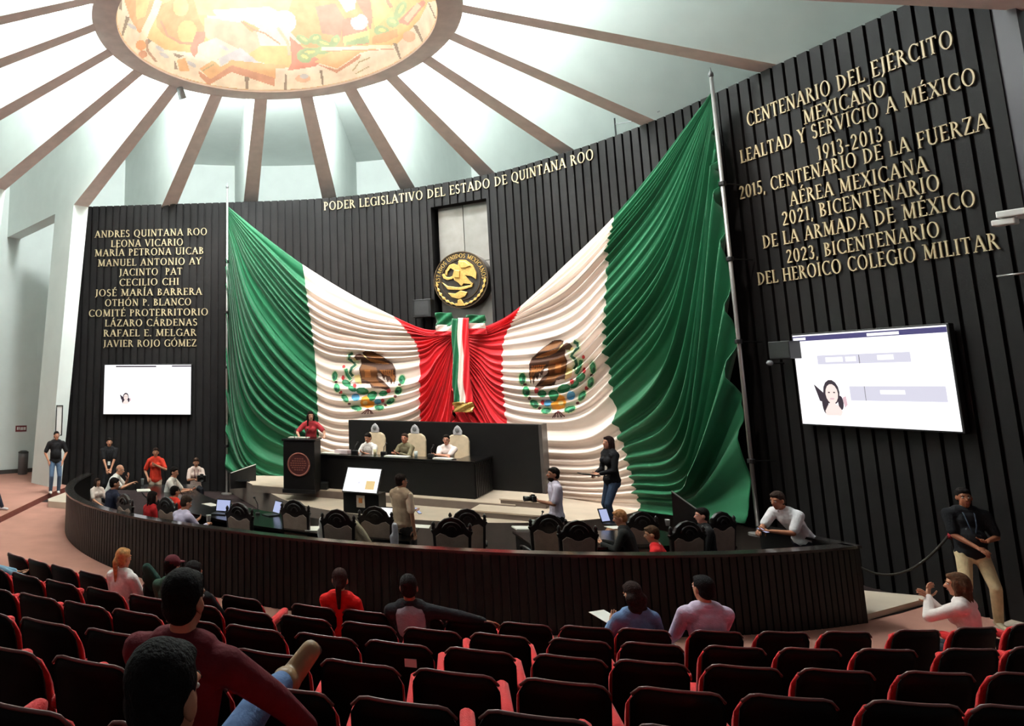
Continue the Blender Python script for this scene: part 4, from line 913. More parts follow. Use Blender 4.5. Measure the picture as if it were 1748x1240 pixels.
bp = thing('dais_back_panel', 'tall black panel standing behind the presiding table chairs', 'panel', RP(2.7, 1.8, PLAT_Z))
loc_box('panel_board', BLACKWOOD, bp, .05, 4.85, 1.75, 2.0, PLAT_Z, 2.27, .01); loc_box('panel_return', mat('dark_grey_wood', srgb(66, 60, 58), .5, noise=.15), bp, 4.83, 4.9, 1.6, 2.35, PLAT_Z, 2.275)
mb = MB()
def make_cream():
    t = thing('presiding_chair', 'x', 'chair')
    half = [(.25, .42), (.27, .8), (.27, 1.12), (.235, 1.22), (.15, 1.27), (0, 1.285)]; P = half + [(-x, z) for x, z in half[-2::-1]]
    mb = MB(); mb.prism(P, lambda p: (p[0], -.20 - (p[1] - .42) * .09, p[1]), lambda p: (p[0], -.30 - (p[1] - .42) * .09, p[1])); mb.build('backrest', CREAMF, t, bevel=.03)
    mb = MB(); mb.box((0, .02, .44), (.54, .52, .12)); mb.build('seat', CREAMF, t, bevel=.04)
    mb = MB(); mb.prism([(.10, 1.27), (.105, 1.36), (.06, 1.45), (0, 1.50), (-.06, 1.45), (-.105, 1.36), (-.10, 1.27)], lambda p: (p[0], -.27, p[1]), lambda p: (p[0], -.33, p[1])); mb.build('crest', mat('crest_silver', srgb(196, 196, 200), .5, noise=.15, nscale=25), t, bevel=.01)
    mb = MB(); mb.lathe([(.05, 0), (.055, .012), (.02, .02)], (0, -.268, 1.38), 12, (0, 1, 0)); mb.build('crest_boss', GREYP, t)
    mb = MB(); mb.lathe([(.26, 0), (.26, .03), (.05, .07), (.035, .38)], (0, 0, 0), 14); mb.build('pedestal', BLACKP, t)
    for sx in (-1, 1): mb = MB(); mb.box((sx * .29, .05, .64), (.07, .36, .05)); mb.box((sx * .29, -.1, .54), (.05, .06, .2)); mb.build('armrest', CREAMF, t, bevel=.015)
    return t
crm = make_cream()
for i, (x, d) in enumerate(((634, 'behind the man in white'), (703, 'behind the man in olive'), (777, 'behind the man with glasses'))):
    p = RP(a_for(x, 1.15), 1.15, PLAT_Z); lab = 'cream high-back chair with pale crest, ' + d
    if i == 0: crm.location = p; crm.rotation_euler = (0, 0, RZ + math.pi); crm['label'] = lab; crm['group'] = 'presiding chairs'
    else: copy_tree(crm, p, RZ + math.pi, lab, 'presiding chairs')
# podium
pr = math.radians(-17); pd = thing('speaking_podium', 'tall black podium with a round copper seal in front of the speaker', 'podium', atz(484, 841, PLAT_Z), pr)
PW, PD, PH = .74, .78, 1.2
mb = MB(); mb.box((PW / 2, PD / 2, PH / 2 - .02), (PW, PD, PH - .04)); mb.build('body', BLACKWOOD, pd, bevel=.01)
mb = MB(); mb.prism([(-.03, PH - .03), (PD + .03, PH - .03), (PD + .03, PH + .02), (-.03, PH + .02)], lambda p: (PW + .03, p[0], p[1]), lambda p: (-.03, p[0], p[1])); mb.build('top', BLACKTOP, pd, bevel=.008)
mb = MB(); mb.box((PW / 2, .02, .04), (PW + .02, PD * .2, .08)); mb.build('plinth', BLACKP, pd)
COPPER = mat('copper_ring', srgb(150, 92, 80), .45, metal=.3, noise=.1); SEALR = mat('seal_maroon', srgb(74, 22, 22), .6, noise=.2, nscale=12)
mb = MB(); mb.lathe([(.24, 0), (.24, .02)], (PW / 2, 0, .64), 40, (0, -1, 0)); sl = mb.build('seal_disc', SEALR, pd)
mb = MB(); mb.tube([(PW / 2 + .25 * math.cos(g), -.015, .64 + .25 * math.sin(g)) for g in np.linspace(0, 2 * math.pi, 41)], .022, 8); mb.build('seal_ring', COPPER, sl, smooth=True)
for k, wd in enumerate((.10, .16, .2, .2, .17, .11)):
    for x0 in np.arange(-wd, wd - .03, .055): mb = MB(); mb.box((PW / 2 + x0 + .025, -.024, .64 + .13 - k * .05), (.04, .008, .022)); mb.build('seal_mark', COPPER, sl)
for sx in (.22, .5):
    mb = MB(); mb.tube([(sx, .25, PH), (sx, .22, PH + .14), (sx + .02, .32, PH + .22)], .008, 6); mb.ell((sx + .02, .33, PH + .23), (.018, .03, .018)); mb.build('microphone', BLACKP, pd, smooth=True)
ppt = thing('speech_papers', 'open white papers on the podium top before the speaker', 'papers', pd.location + Matrix.Rotation(pr, 3, 'Z') @ Vector((PW / 2, PD / 2, PH + .022)), pr)
for sx in (-.2, .05): mb = MB(); mb.box((sx, 0, .008), (.22, .3, .012)); mb.build('sheet', PAPER, ppt)
# prompting lectern with tilted lit screen
lb = aty(585, 838, 16.25); lec = thing('prompter_lectern', 'black lectern with a large tilted lit screen in front of the presiding table', 'lectern', (lb.x, lb.y, STAGE_Z))
up = (E2 * .32 + Vector((0, 0, .44))); wv = E1 * .74; nn = wv.cross(up).normalized()
o0 = Vector((0, 0, lb.z - STAGE_Z))
def LQ(u, v, d): return o0 + wv * u + up * v + nn * d
mb = MB(); mb.prism([(-.02, -.03), (1.02, -.03), (1.02, 1.03), (-.02, 1.03)], lambda p: LQ(p[0], p[1], -.07), lambda p: LQ(p[0], p[1], -.003)); mb.build('screen_housing', BLACKP, lec)
mb = MB(); mb.add([LQ(u, v, 0) for u, v in ((0, 0), (1, 0), (1, 1), (0, 1))], [(0, 1, 2, 3)]); mb.build('display', SCREENW, lec)
mb = MB(); mb.add([LQ(u, v, .002) for u, v in ((.64, .12), (.9, .12), (.9, .48), (.64, .48))], [(0, 1, 2, 3)]); mb.build('display_block', SC_TAN, lec)
mb = MB(); mb.add([LQ(u, v, .002) for u, v in ((.40, .34), (.46, .34), (.46, .44), (.40, .44))], [(0, 1, 2, 3)]); mb.build('display_mark', SC_LAV, lec)
c0 = E1 * .37 + E2 * .28; mb = MB(); M3 = Matrix.Rotation(RZ, 3, 'Z'); mb.box(c0 + Vector((0, 0, .21)), (.78, .42, .42), M3); mb.build('cabinet', BLACKWOOD, lec)
mb = MB(); mb.box(E1 * .37 + E2 * .06 + Vector((0, 0, .25)), (.18, .012, .24), M3); bdg = mb.build('badge_panel', mat('badge_cream', srgb(200, 180, 160), .6, noise=.1, nscale=30), lec)
mb = MB(); mb.box(E1 * .37 + E2 * .05 + Vector((0, 0, .27)), (.08, .01, .1), M3); mb.build('badge_crest', mat('badge_orange', srgb(196, 120, 60), .6, noise=.3, nscale=60), bdg)
# black monitor boards on the stage floor
def board(name, pxs, Y, zb, label):
    P = [aty(x, y, Y + dy) for x, y, dy in pxs]; o = sum(P, Vector()) / len(P); t = thing(name, label, 'monitor', (o.x, o.y, zb)); L = Vector((o.x, o.y, zb))
    nn = (P[1] - P[0]).cross(P[2] - P[0]).normalized(); nn = nn if nn.y > 0 else -nn
    mb = MB(); mb.prism(list(range(len(P))), lambda i: P[i] - L, lambda i: P[i] - L + nn * .08); mb.build('board', BLACKP, t, fixn=True)
    mb = MB(); mb.tube([P[0] - L, P[1] - L], .014, 6); mb.build('edge_strip', CHROME, t)
    mb = MB(); cx_ = (P[0] + P[1] + P[2] + P[3]) / 4 - L; mb.tube([cx_ + nn * .06, Vector((cx_.x + nn.x * .1, cx_.y + nn.y * .1, 0.02))], .03, 8); mb.box((cx_.x + nn.x * .1, cx_.y + nn.y * .1, .015), (.4, .4, .03)); mb.build('stand', BLACKP, t)
board('prompter_board', [(1146, 839, 0), (1206, 882, -.25), (1204, 912, -.25), (1150, 900, 0)], 12.6, 0, 'black tilted monitor board with a light edge near the right end of the desks')
board('prompter_board', [(437, 793, 0), (394, 808, -.2), (394, 835, -.2), (437, 832, 0)], 21.6, STAGE_Z, 'black monitor board at the foot of the left flag pole')
# ------------------------------------------------------------------ small wall fittings
def wall_box(name, px0, px1, off, depth, m, label, cat):
    s0, z1 = onwall(px0[0], px0[1], off + depth); s1, z0 = onwall(px1[0], px1[1], off + depth); o = wpt((s0 + s1) / 2, off + depth / 2, (z0 + z1) / 2)
    t = thing(name, label, cat, o); mb = MB(); mb.prism([(s0, z0), (s1, z0), (s1, z1), (s0, z1)], lambda p: wpt(p[0], off, p[1]) - o, lambda p: wpt(p[0], off + depth, p[1]) - o); mb.build('housing', m, t, bevel=.012); return t, o, (s0, s1, z0, z1)
def wall_bracket(t, o, s, z, off): mb = MB(); mb.tube([wpt(s, .005, z) - o, wpt(s, off + .01, z) - o], .025, 8); mb.build('bracket', BLACKP, t)
t, o, q = wall_box('wall_speaker', (704, 512), (736, 541), .12, .3, BLACKP, 'black loudspeaker on the middle wall left of the steel panel', 'speaker'); wall_bracket(t, o, (q[0] + q[1]) / 2, (q[2] + q[3]) / 2, .12)
mb = MB(); mb.prism([(q[0] + .06, q[2] + .06), (q[1] - .06, q[2] + .06), (q[1] - .06, q[3] - .06), (q[0] + .06, q[3] - .06)], lambda p: wpt(p[0], .42, p[1]) - o, lambda p: wpt(p[0], .428, p[1]) - o); mb.build('grille', mat('speaker_grille', srgb(34, 34, 36), .7, noise=.3, nscale=90), t)
t, o, q = wall_box('wall_speaker', (1310, 584), (1349, 612), .12, .28, BLACKP, 'black box speaker on the right wall beside the large screen', 'speaker'); wall_bracket(t, o, (q[0] + q[1]) / 2, (q[2] + q[3]) / 2, .12)
s_, z_ = onwall(1314, 620, .3); o = wpt(s_, .3, z_); t = thing('wall_camera', 'small pale dome camera under the box speaker on the right wall', 'camera', o)
mb = MB(); mb.ell((0, 0, 0), (.055, .055, .05)); mb.build('dome', GREYP, t, smooth=True); mb = MB(); mb.tube([(0, 0, 0), wpt(s_, .005, z_) - o], .018, 6); mb.build('arm', BLACKP, t)
s_, z_ = onwall(1733, 370, .35); o = wpt(s_, .35, z_); t = thing('wall_projector', 'white bracket-mounted camera unit high on the right wall near the frame edge', 'camera', o); tt = wtan(s_)
for (da, dz, L, hh) in ((-.02, .05, .30, .09), (-.12, -.05, .24, .08)): mb = MB(); M4 = Matrix.Rotation(math.atan2(tt.y, tt.x) + .25, 3, 'Z'); mb.box(tt * da + Vector((0, 0, dz)), (L, .14, hh), M4); mb.build('housing', WHITEP, t, bevel=.015)
mb = MB(); mb.tube([(0, 0, 0), wpt(s_, -.02, z_) - o], .025, 8); mb.build('arm', WHITEP, t)
s_, z_ = onwall(1727, 469, .1); o = wpt(s_, .1, z_); t = tag(MB().tube([-wtan(s_) * .17, wtan(s_) * .17], .014, 8).build('wall_rail', CHROME, loc=o, smooth=True), 'thin silvery rail on the dark wall below the white camera unit', 'rail')
s_, z_ = onwall(123, 554, .06); tag(MB().box((0, 0, 0), (.11, .12, .13)).build('junction_box', WHITEP, loc=wpt(max(s_, .08), .06, z_), bevel=.01), 'small white box on the left edge of the names panel', 'box')
a_, b_ = aty(116, 600, 23.9), aty(110, 747, 23.9); t = thing('column_speaker', 'tall black column speaker standing off the left edge of the names panel', 'speaker', ((a_.x + b_.x) / 2 - .02, 23.95, (a_.z + b_.z) / 2))
mb = MB(); mb.box((0, 0, 0), (.17, .3, a_.z - b_.z)); mb.build('cabinet', BLACKP, t, bevel=.02); mb = MB(); mb.box((.09, .1, 0), (.12, .05, .05)); mb.build('wall_mount', BLACKP, t)
# outer-wall details at the left
def outer(px, py, inset=.03):
    r = ray(px, py); lo, hi = 1, 60
    for _ in range(50):
        m = (lo + hi) / 2; p = r * m
        if (Vector((p.x, p.y)) - CR).length < ROOM_R - inset: lo = m
        else: hi = m
    return Vector((0, 0, CAMH)) + r * lo
p = outer(36, 732); t = thing('wall_sign', 'small red and white sign on the pale wall above the bin', 'sign', p); d = Vector((CR.x - p.x, CR.y - p.y, 0)).normalized(); M5 = Matrix.Rotation(math.atan2(d.y, d.x) - math.pi / 2, 3, 'Z')
mb = MB(); mb.box((0, 0, 0), (.40, .02, .21), M5); mb.build('plate', mat('sign_red', srgb(110, 30, 34), .5), t)
for k, wd in ((-.13, .06), (-.06, .035), (.0, .05), (.07, .03), (.13, .05)): mb = MB(); mb.box(M5 @ Vector((k, .013, .01 * (k > 0))), (wd, .006, .1), M5); mb.build('sign_mark', WHITEP, t)
p = outer(38, 818, .5); p.z = .14; t = thing('waste_bin', 'grey cylindrical waste bin against the pale wall', 'bin', p)
mb = MB(); mb.lathe([(.15, 0), (.16, .02), (.17, .55), (.17, .72)], (0, 0, 0), 20); mb.build('body', mat('bin_grey', srgb(96, 90, 90), .4, metal=.4), t, smooth=True); mb = MB(); mb.lathe([(.175, .72), (.175, .76), (.1, .80)], (0, 0, 0), 20); mb.build('lid', BLACKP, t)
p = aty(101, 718, 23.25); t = thing('notice_frame', 'narrow black-framed white notice on the pale pilaster behind the standing man', 'notice', p)
for (c, dd) in (((-.09, 0, 0), (.025, .03, .9)), ((.09, 0, 0), (.025, .03, .9)), ((0, 0, .44), (.2, .03, .025)), ((0, 0, -.44), (.2, .03, .025))): mb = MB(); mb.box(c, dd); mb.build('frame_side', BLACKP, t)
mb = MB(); mb.box((0, .01, 0), (.17, .01, .86)); mb.build('notice_sheet', WHITEP, t)
# flood lamp under a ceiling fin, cable above the wall
def lamp(loc, tgt, label):
    t = thing('stage_spotlight', label, 'spotlight', loc); d = (Vector(tgt) - Vector(loc)).normalized()
    mb = MB(); mb.lathe([(.06, -.3), (.09, -.28), (.1, -.02), (.12, -.01), (.12, .0)], (0, 0, 0), 14, d); mb.build('can', GREYP, t, smooth=True)
    mb = MB(); mb.tube([-d * .15, (-d * .15).to_3d() + Vector((0, 0, .35))], .015, 6); mb.build('yoke', BLACKP, t); return t
for i, (a, b, p_, c_) in enumerate(()): lamp(Vector(a) - (Vector(b) - Vector(a)).normalized() * .32, b, 'grey stage spotlight hung under the ceiling, %s of the set' % ORD[i])  # empty list: the added spots get no housings
p = aty(312, 168, 19.0); lamp(p, (1, 24, 3), 'grey spotlight hung under a ceiling fin just below the mural ring')
s_, z_ = onwall(1042, 182, 0); p = wpt(s_, -.1, WTOP + .015); t = thing('cable_post', 'thin cable stretched from a short rod above the middle wall', 'cable', p)
mb = MB(); mb.tube([(0, 0, 0), (0, 0, .45)], .018, 6); mb.build('rod', BLACKP, t); q = wpt(onwall(1120, 192, 0)[0], -.1, WTOP + .2) - p; mb = MB(); mb.tube([(0, 0, .3), q * .5 + Vector((0, 0, .08)), q], .01, 6); mb.build('wire', GREYP, t)
# dark rope swag at the right
pa, pb_ = aty(1440, 948, 11.6), aty(1618, 916, 11.0); t = thing('rope_barrier', 'dark rope swag between the barrier end and the standing guard', 'rope', (pa.x, pa.y, 0)); o = Vector((pa.x, pa.y, 0)); pts = []
for f in np.linspace(0, 1, 18): q = pa.lerp(pb_, f); q.z -= .42 * 4 * f * (1 - f) * (1 - .2 * f); pts.append(q - o)
mb = MB(); mb.tube(pts, .016, 8); mb.build('rope', mat('dark_rope', srgb(44, 38, 30), .8, noise=.2), t, smooth=True)
mb = MB(); mb.tube([pts[-1], pts[-1] + Vector((.02, 0, -.03)), pts[-1] + Vector((.05, 0, .05))], .03, 8); mb.build('hook', mat('hook_red', srgb(160, 30, 44), .5), t, smooth=True)
mb = MB(); mb.tube([pts[-1] + Vector((.05, 0, .03)), Vector((pts[-1].x + .05, pts[-1].y, .03))], .02, 8); mb.lathe([(.16, 0), (.16, .02), (.03, .05)], (pts[-1].x + .05, pts[-1].y, 0), 14); mb.build('post', BLACKP, t)
mb = MB(); mb.tube([pts[0], Vector((pts[0].x, pts[0].y, .03))], .02, 8); mb.lathe([(.16, 0), (.16, .02), (.03, .05)], (pts[0].x, pts[0].y, 0), 14); mb.build('post', BLACKP, t)
# ------------------------------------------------------------------ things on the desks
DZ = DESK_Z + .002
def facing(p): return math.atan2(p.x - SC.x, SC.y - p.y)
def paper(x, y, w_, l_, label, z=DZ, rot=0.0, n=1):
    p = atz(x, y, z); t = MB()
    for k in range(n): t.box((random.uniform(-.01, .01), random.uniform(-.01, .01), .004 + k * .007), (w_, l_, .006))
    return tag(t.build('paper_sheet' if n == 1 else 'paper_stack', PAPER, loc=(p.x, p.y, z)), label, 'paper', 'papers on the desks').__setattr__('rotation_euler', (0, 0, facing(p) + rot))
def cup(x, y, label, z=DZ, h=.11, r=.04, m=None):
    p = atz(x, y, z); mb = MB(); mb.lathe([(r * .75, 0), (r, h), (r * 1.06, h + .004), (r * .9, h + .004), (r * .7, .012)], (0, 0, 0), 14); return tag(mb.build('paper_cup' if not m else 'tumbler', m or WHITEP, loc=(p.x, p.y, z), smooth=True), label, 'cup', 'cups on the desks')
def laptop(x, y, label, z=DZ, rot=0, m=None, w_=.34):
    p = atz(x, y, z); t = thing('laptop', label, 'laptop', (p.x, p.y, z), facing(p) + rot)
    mb = MB(); mb.box((0, 0, .01), (w_, .24, .018)); mb.build('keyboard_base', BLACKP, t, bevel=.004)
    M6 = Matrix.Rotation(math.radians(-18), 3, 'X'); mb = MB(); mb.box(Vector((0, .12, .02)) + M6 @ Vector((0, 0, .12)), (w_, .014, .24), M6); mb.build('lid', BLACKP, t)
    mb = MB(); mb.box(Vector((0, .12, .02)) + M6 @ Vector((0, -.009, .12)), (w_ - .03, .002, .2), M6); mb.build('display', m or SC_BLUE, t); return t
def mic(x, y, label, z=DZ, h=.3):
    p = atz(x, y, z); t = thing('desk_microphone', label, 'microphone', (p.x, p.y, z), facing(p))
    mb = MB(); mb.lathe([(.05, 0), (.05, .025), (.02, .035)], (0, 0, 0), 12); mb.build('base', BLACKP, t); mb = MB(); mb.tube([(0, 0, .03), (0, .0, h * .6), (0, -.08, h)], .008, 6); mb.build('gooseneck', BLACKP, t); mb = MB(); mb.ell((0, -.09, h + .01), (.02, .03, .02)); mb.build('capsule', BLACKP, t, smooth=True)
paper(536, 903, .3, .42, 'white sheet on the desk between two carved chairs, brightly lit', rot=.5)
paper(716, 899, .34, .3, 'white papers at the right end of the left desk run')
paper(560, 897, .2, .34, 'upright-looking white sheets left of the chair nearest the lectern', n=3)
paper(362, 902, .36, .24, 'white sheet beside the white cup at the left desk')
paper(360, 862, .4, .22, 'pale papers before the man with the lanyard')
paper(245, 838, .4, .3, 'spread white papers by the bald man at the left desk', n=2)
paper(895, 903, .34, .3, 'white papers at the left end of the right desk run', n=3)
paper(1050, 901, .26, .24, 'white sheet under the black tablet')
cup(356, 893, 'white cup on the left desk right of the man in lilac', h=.13, r=.045); cup(692, 897, 'white cup on the desk by the man in beige vest', h=.12); cup(243, 828, 'clear tumbler beside the bald man\'s papers', m=GLASS, h=.14); cup(486, 896, 'small white cup left of the lit sheet', h=.08); cup(910, 903, 'clear tumbler at the left end of the right desk run', m=GLASS, h=.14); cup(1140, 898, 'white cup right of the man in red shirt', h=.1)
laptop(376, 878, 'open laptop with pale display at the left desk', rot=.5, w_=.3); laptop(462, 880, 'open laptop with lilac display between two carved chairs', rot=-.3, w_=.26); laptop(655, 893, 'open laptop with white display by the man in beige vest', m=SCREENW, w_=.3); laptop(1045, 896, 'tilted black tablet with pale display left of the red shirt', rot=.2, w_=.22); laptop(943, 922, 'small device with lit display behind the widest carved chair', w_=.2)
mic(440, 878, 'gooseneck microphone on the left desk before the lilac-display laptop'); mic(700, 902, 'gooseneck microphone at the right end of the left desk'); mic(312, 862, 'gooseneck microphone by the man with the lanyard'); mic(925, 905, 'gooseneck microphone at the left end of the right desk')
for i, (x, d) in enumerate(((606, 'before the man in white'), (655, 'before the man in olive'), (736, 'before the man with glasses'))):
    a = a_for(x, .3); p = RP(a, .3, TT + .002); t = thing('desk_microphone', 'black microphone unit on the presiding table ' + d, 'microphone', p, RZ); mb = MB(); mb.box((0, 0, .05), (.14, .12, .1)); mb.build('base', BLACKP, t, bevel=.02); mb = MB(); mb.tube([(0, 0, .1), (0, .02, .2), (.03, .1, .27)], .009, 6); mb.ell((.03, .11, .28), (.02, .03, .02)); mb.build('gooseneck', BLACKP, t, smooth=True)
for x, w_, d in ((566, .5, 'at the left end of the presiding table'), (678, .55, 'before the man in olive'), (757, .42, 'before the man with glasses')):
    p = RP(a_for(x, .22), .22, TT + .002); o = MB().box((0, 0, .012), (w_, .3, .022)).build('paper_stack', PAPER, loc=p); o.rotation_euler = (0, 0, RZ); tag(o, 'white papers on the presiding table ' + d, 'paper', 'papers on the presiding table')
p = RP(a_for(585, .3), .3, TT + .002); o = MB().box((0, 0, .05), (.34, .24, .1)).build('document_box', mat('pale_pink_folder', srgb(232, 214, 220), .7), loc=p, bevel=.01); o.rotation_euler = (0, 0, RZ); tag(o, 'pale pink stack of folders at the left end of the presiding table', 'folders')
for x, m_, d in ((640, mat('pale_yellow_cup', srgb(226, 222, 180), .5), 'pale yellow cup right of the man in white'), (710, GLASS, 'clear tumbler right of the man in olive')):
    p = RP(a_for(x, .3), .3, TT + .002); mb = MB(); mb.lathe([(.035, 0), (.045, .14), (.04, .14), (.03, .01)], (0, 0, 0), 14); tag(mb.build('table_cup', m_, loc=p, smooth=True), d + ' on the presiding table', 'cup')
p = RP(a_for(772, .2), .2, TT + .002); o = MB().box((0, 0, .008), (.16, .09, .014)).build('mobile_phone', BLACKP, loc=p, bevel=.004); tag(o, 'black phone lying at the right end of the presiding table', 'phone')
# ------------------------------------------------------------------ people
PENDING = []
def ik(a, t, l1, l2, hint):
    d = t - a; L = max(.05, min(d.length, (l1 + l2) * .998)); dn = d.normalized(); x = (l1 * l1 - l2 * l2 + L * L) / (2 * L); hg = math.sqrt(max(0, l1 * l1 - x * x))
    hn = hint - dn * hint.dot(dn); hn = hn.normalized() if hn.length > 1e-5 else dn.orthogonal().normalized()
    return a + dn * x + hn * hg, a + dn * L
def skinmat(rgb): return mat('skin_%d_%d_%d' % rgb, srgb(*rgb), .55, noise=.05, nscale=20, spec=.35)
def hairmat(rgb): return mat('hair_%d_%d_%d' % rgb, srgb(*rgb), .8, noise=.35, nscale=30, bump=.5, bscale=90, spec=.12)
EYEW = mat('eye_white', srgb(225, 220, 214), .3); EYED = mat('eye_dark', srgb(38, 26, 20), .25); LIPM = mat('lips', srgb(150, 82, 74), .5)
def pend(o, vox, sm=3, fac=.5):
    r = o.modifiers.new('r', 'REMESH'); r.mode = 'VOXEL'; r.voxel_size = vox; r.use_smooth_shade = True
    s = o.modifiers.new('s', 'SMOOTH'); s.iterations = sm; s.factor = fac; PENDING.append(o); return o
def person(label, head_px, floor, face, h=1.72, sit=False, seat=.46, lean=0, side=0, twist=0, hands=(None, None), elbow=(None, None), look=(0, 0), shirt=(200, 200, 200), sleeve='short', pants=(40, 42, 50), shoes=(30, 26, 26),
           skin=(188, 132, 104), hair=('short', (24, 18, 16)), female=False, belly=0, knees=(None, None), feet=(None, None), vox=.013, collar=True, vest=None, front=None, loc=None, curl=.55, group=None, hang=False, bulk=1.0, toes=(None, None), shoe_s=1.0, shoe_w=1.0, sole=None, extras=()):
    k = h / 1.72; V = Vector; R = V((1, 0, 0)); SH = .165 if female else .19; HW = .085
    P = V((0, 0, seat + .085)) if sit else V((0, -.02 - .25 * math.sin(math.radians(max(lean, 0))) * .6, .93))
    if sit: P = P + V((0, -.06, 0))
    la, sa = math.radians(lean), math.radians(side); d = V((math.sin(sa), math.sin(la), math.cos(la) * math.cos(sa))).normalized()
    tw = math.radians(twist); r = V((math.cos(tw), math.sin(tw), -math.sin(sa))).normalized()
    SCn = P + d * .478; NB = P + d * .520
    hd = (d * .45 + V((0, 0, .55))).normalized(); Hc = NB + hd * .155 + V((0, .02, 0))
    ly, lp = math.radians(look[0]), math.radians(look[1]); M = Matrix.Rotation(-ly, 3, 'Z') @ Matrix.Rotation(lp, 3, 'X'); f = M @ V((0, 1, 0)); u = M @ V((0, 0, 1)); rr = M @ V((1, 0, 0))
    if lean > 25: Hc = Hc + V((0, .03, -.01))
    # limbs
    legs = []
    for i, sx in enumerate((-1, 1)):
        hip = P + V((sx * HW, 0, -.03))
        if sit: kn = V(knees[i]) if knees[i] else V((sx * .13, .40, seat + .06)); an = V(feet[i]) if feet[i] else V((sx * .13, .44, .09))
        else: an = V(feet[i]) if feet[i] else V((sx * .11, .0, .09)); kn, an = ik(hip, an, .43, .43, V((sx * .1, 1, 0)))
        legs.append((hip, kn, an))
    arms = []
    for i, sx in enumerate((-1, 1)):
        sh = SCn + r * SH * sx - d * .015
        t = V(hands[i]) if hands[i] else (V((sx * .15, .30, seat + .20)) if sit else V((sx * .25, .05, .82)))
        hint = V(elbow[i]) if elbow[i] else V((sx * .55, -.6, -.55))
        e, wv_ = ik(sh, t, .285, .255, hint); arms.append((sh, e, wv_))
    def torso(mb, g=0.0, hem=0.0):
        mb.ell(P - V((0, 0, hem)), (.165 + g, .118 + g, .10 + g))
        mb.cap(P - d * .02, P + d * .20, .142 + g + (.01 if female else 0) + belly * .3, .128 + g + belly, R, .72)
        if belly: mb.ell(P + d * .16 + V((0, .05, 0)), (.125 + belly + g, .10 + belly + g, .16))
        mb.cap(P + d * .18, P + d * .39, .128 + g - (.010 if female else 0), .160 + g - (.016 if female else 0), r, .70)
        mb.cap(SCn - r * (SH - .03) - d * .02, SCn + r * (SH - .03) - d * .02, .064 + g, .064 + g)
        mb.cap(SCn - r * .07 + d * .02, SCn + r * .08 + d * .02, .064 + g, .064 + g); mb.cap(SCn - d * .03, NB + d * .015, .085 + g, .055 + g * .6)
        if female:
            for sx in (-1, 1): mb.ell(P + d * .345 + r * sx * .065 + V((0, .085, 0)), (.06 + g, .055 + g, .06 + g))
    mb = MB(); torso(mb)
    for (hip, kn, an) in legs: mb.cap(hip, kn, .082, .056); mb.cap(kn, an, .055, .036); mb.cap(an - V((0, .02, .04)), an + V((0, .13, -.055)), .035, .028)
    fings = []
    for i, (sh, e, wr) in enumerate(arms):
        sx = (-1, 1)[i]; fa = (wr - e).normalized(); mb.cap(sh, e, .050, .039); mb.cap(e, wr, .040, .027)
        pn = fa.cross(V((sx, 0, 0))); pn = pn.normalized() if pn.length > .2 else V((0, -1, 0)); lat = fa.cross(pn).normalized()
        pc = wr + fa * .05; Mp = Matrix((lat, pn, fa)).transposed(); mb.ell(pc, (.040, .018, .055), Mp); fings.append((wr, fa, lat, pn, sx))
    mb.cap(NB - d * .02, Hc - u * .04 - f * .015, .058 if not female else .05, .052 if not female else .045)
    mb.ell(Hc + u * .028 - f * .012, (.076, .094, .090), M); mb.ell(Hc - u * .036 + f * .024, (.058, .064, .078), M); mb.ell(Hc - u * .094 + f * .056, (.027, .024, .02), M)
    mb.ell(Hc - u * .02 + f * .055, (.05, .035, .05), M); mb.cap(Hc + f * .086 + u * .012, Hc + f * .106 - u * .020, .009, .0145)
    for sx in (-1, 1): mb.ell(Hc + rr * sx * .077 - u * .008 - f * .008, (.013, .024, .033), M); mb.ell(Hc + rr * sx * .034 + f * .066 + u * .032, (.024, .016, .010), M)
    if hang: pass
    S3 = Matrix.Scale(k, 3)
    def scl(m): m.v = [tuple(c * k for c in p) for p in m.v]; return m
    top = Hc + u * .118 + (u * .018 if hair[0] not in ('bald', 'none') else V())
    yaw = math.atan2(-face[0], face[1]); RY = Matrix.Rotation(yaw, 3, 'Z')
    if loc is None:
        hp = atz(head_px[0], head_px[1], floor + top.z * k); off = RY @ V((top.x * k, top.y * k, 0)); loc = V((hp.x - off.x, hp.y - off.y, floor))
    root = thing('person', label, 'person', loc, yaw, group)
    sk = skinmat(skin); body = pend(scl(mb).build('body', sk, root, smooth=True), vox)
    # fingers: four unequal, bent, plus the thumb leaving the side of the palm
    mb = MB()
    for (wr, fa, lat, pn, sx) in fings:
        for q, (o_, ln) in enumerate(((-.028, .066), (-.009, .076), (.010, .071), (.027, .055))):
            b0 = wr + fa * .095 + lat * o_; c1 = curl * (1.0 + .08 * q); p1 = b0 + (fa * math.cos(c1 * .5) + pn * math.sin(c1 * .5)) * ln * .5; p2 = p1 + (fa * math.cos(c1 * 1.5) + pn * math.sin(c1 * 1.5)) * ln * .35; p3 = p2 + (fa * math.cos(c1 * 2.2) + pn * math.sin(c1 * 2.2)) * ln * .25
            mb.tube([b0 - fa * .02, b0, p1, p2, p3], [.010, .0095, .009, .008, .006], 7)
        s_ = -1 if lat.dot(V((sx, 0, 0))) > 0 else 1
        tb_ = wr + fa * .03 + lat * .034 * s_; mb.tube([tb_ - lat * .012 * s_, tb_ + (fa * .5 + lat * .7 * s_ + pn * .3) * .034, tb_ + (fa * .9 + lat * .75 * s_ + pn * .5) * .052, tb_ + (fa * 1.3 + lat * .6 * s_ + pn * .7) * .066], [.013, .011, .0095, .007], 7)
    body['fing'] = 1; fm = scl(mb); FING[body.name] = fm
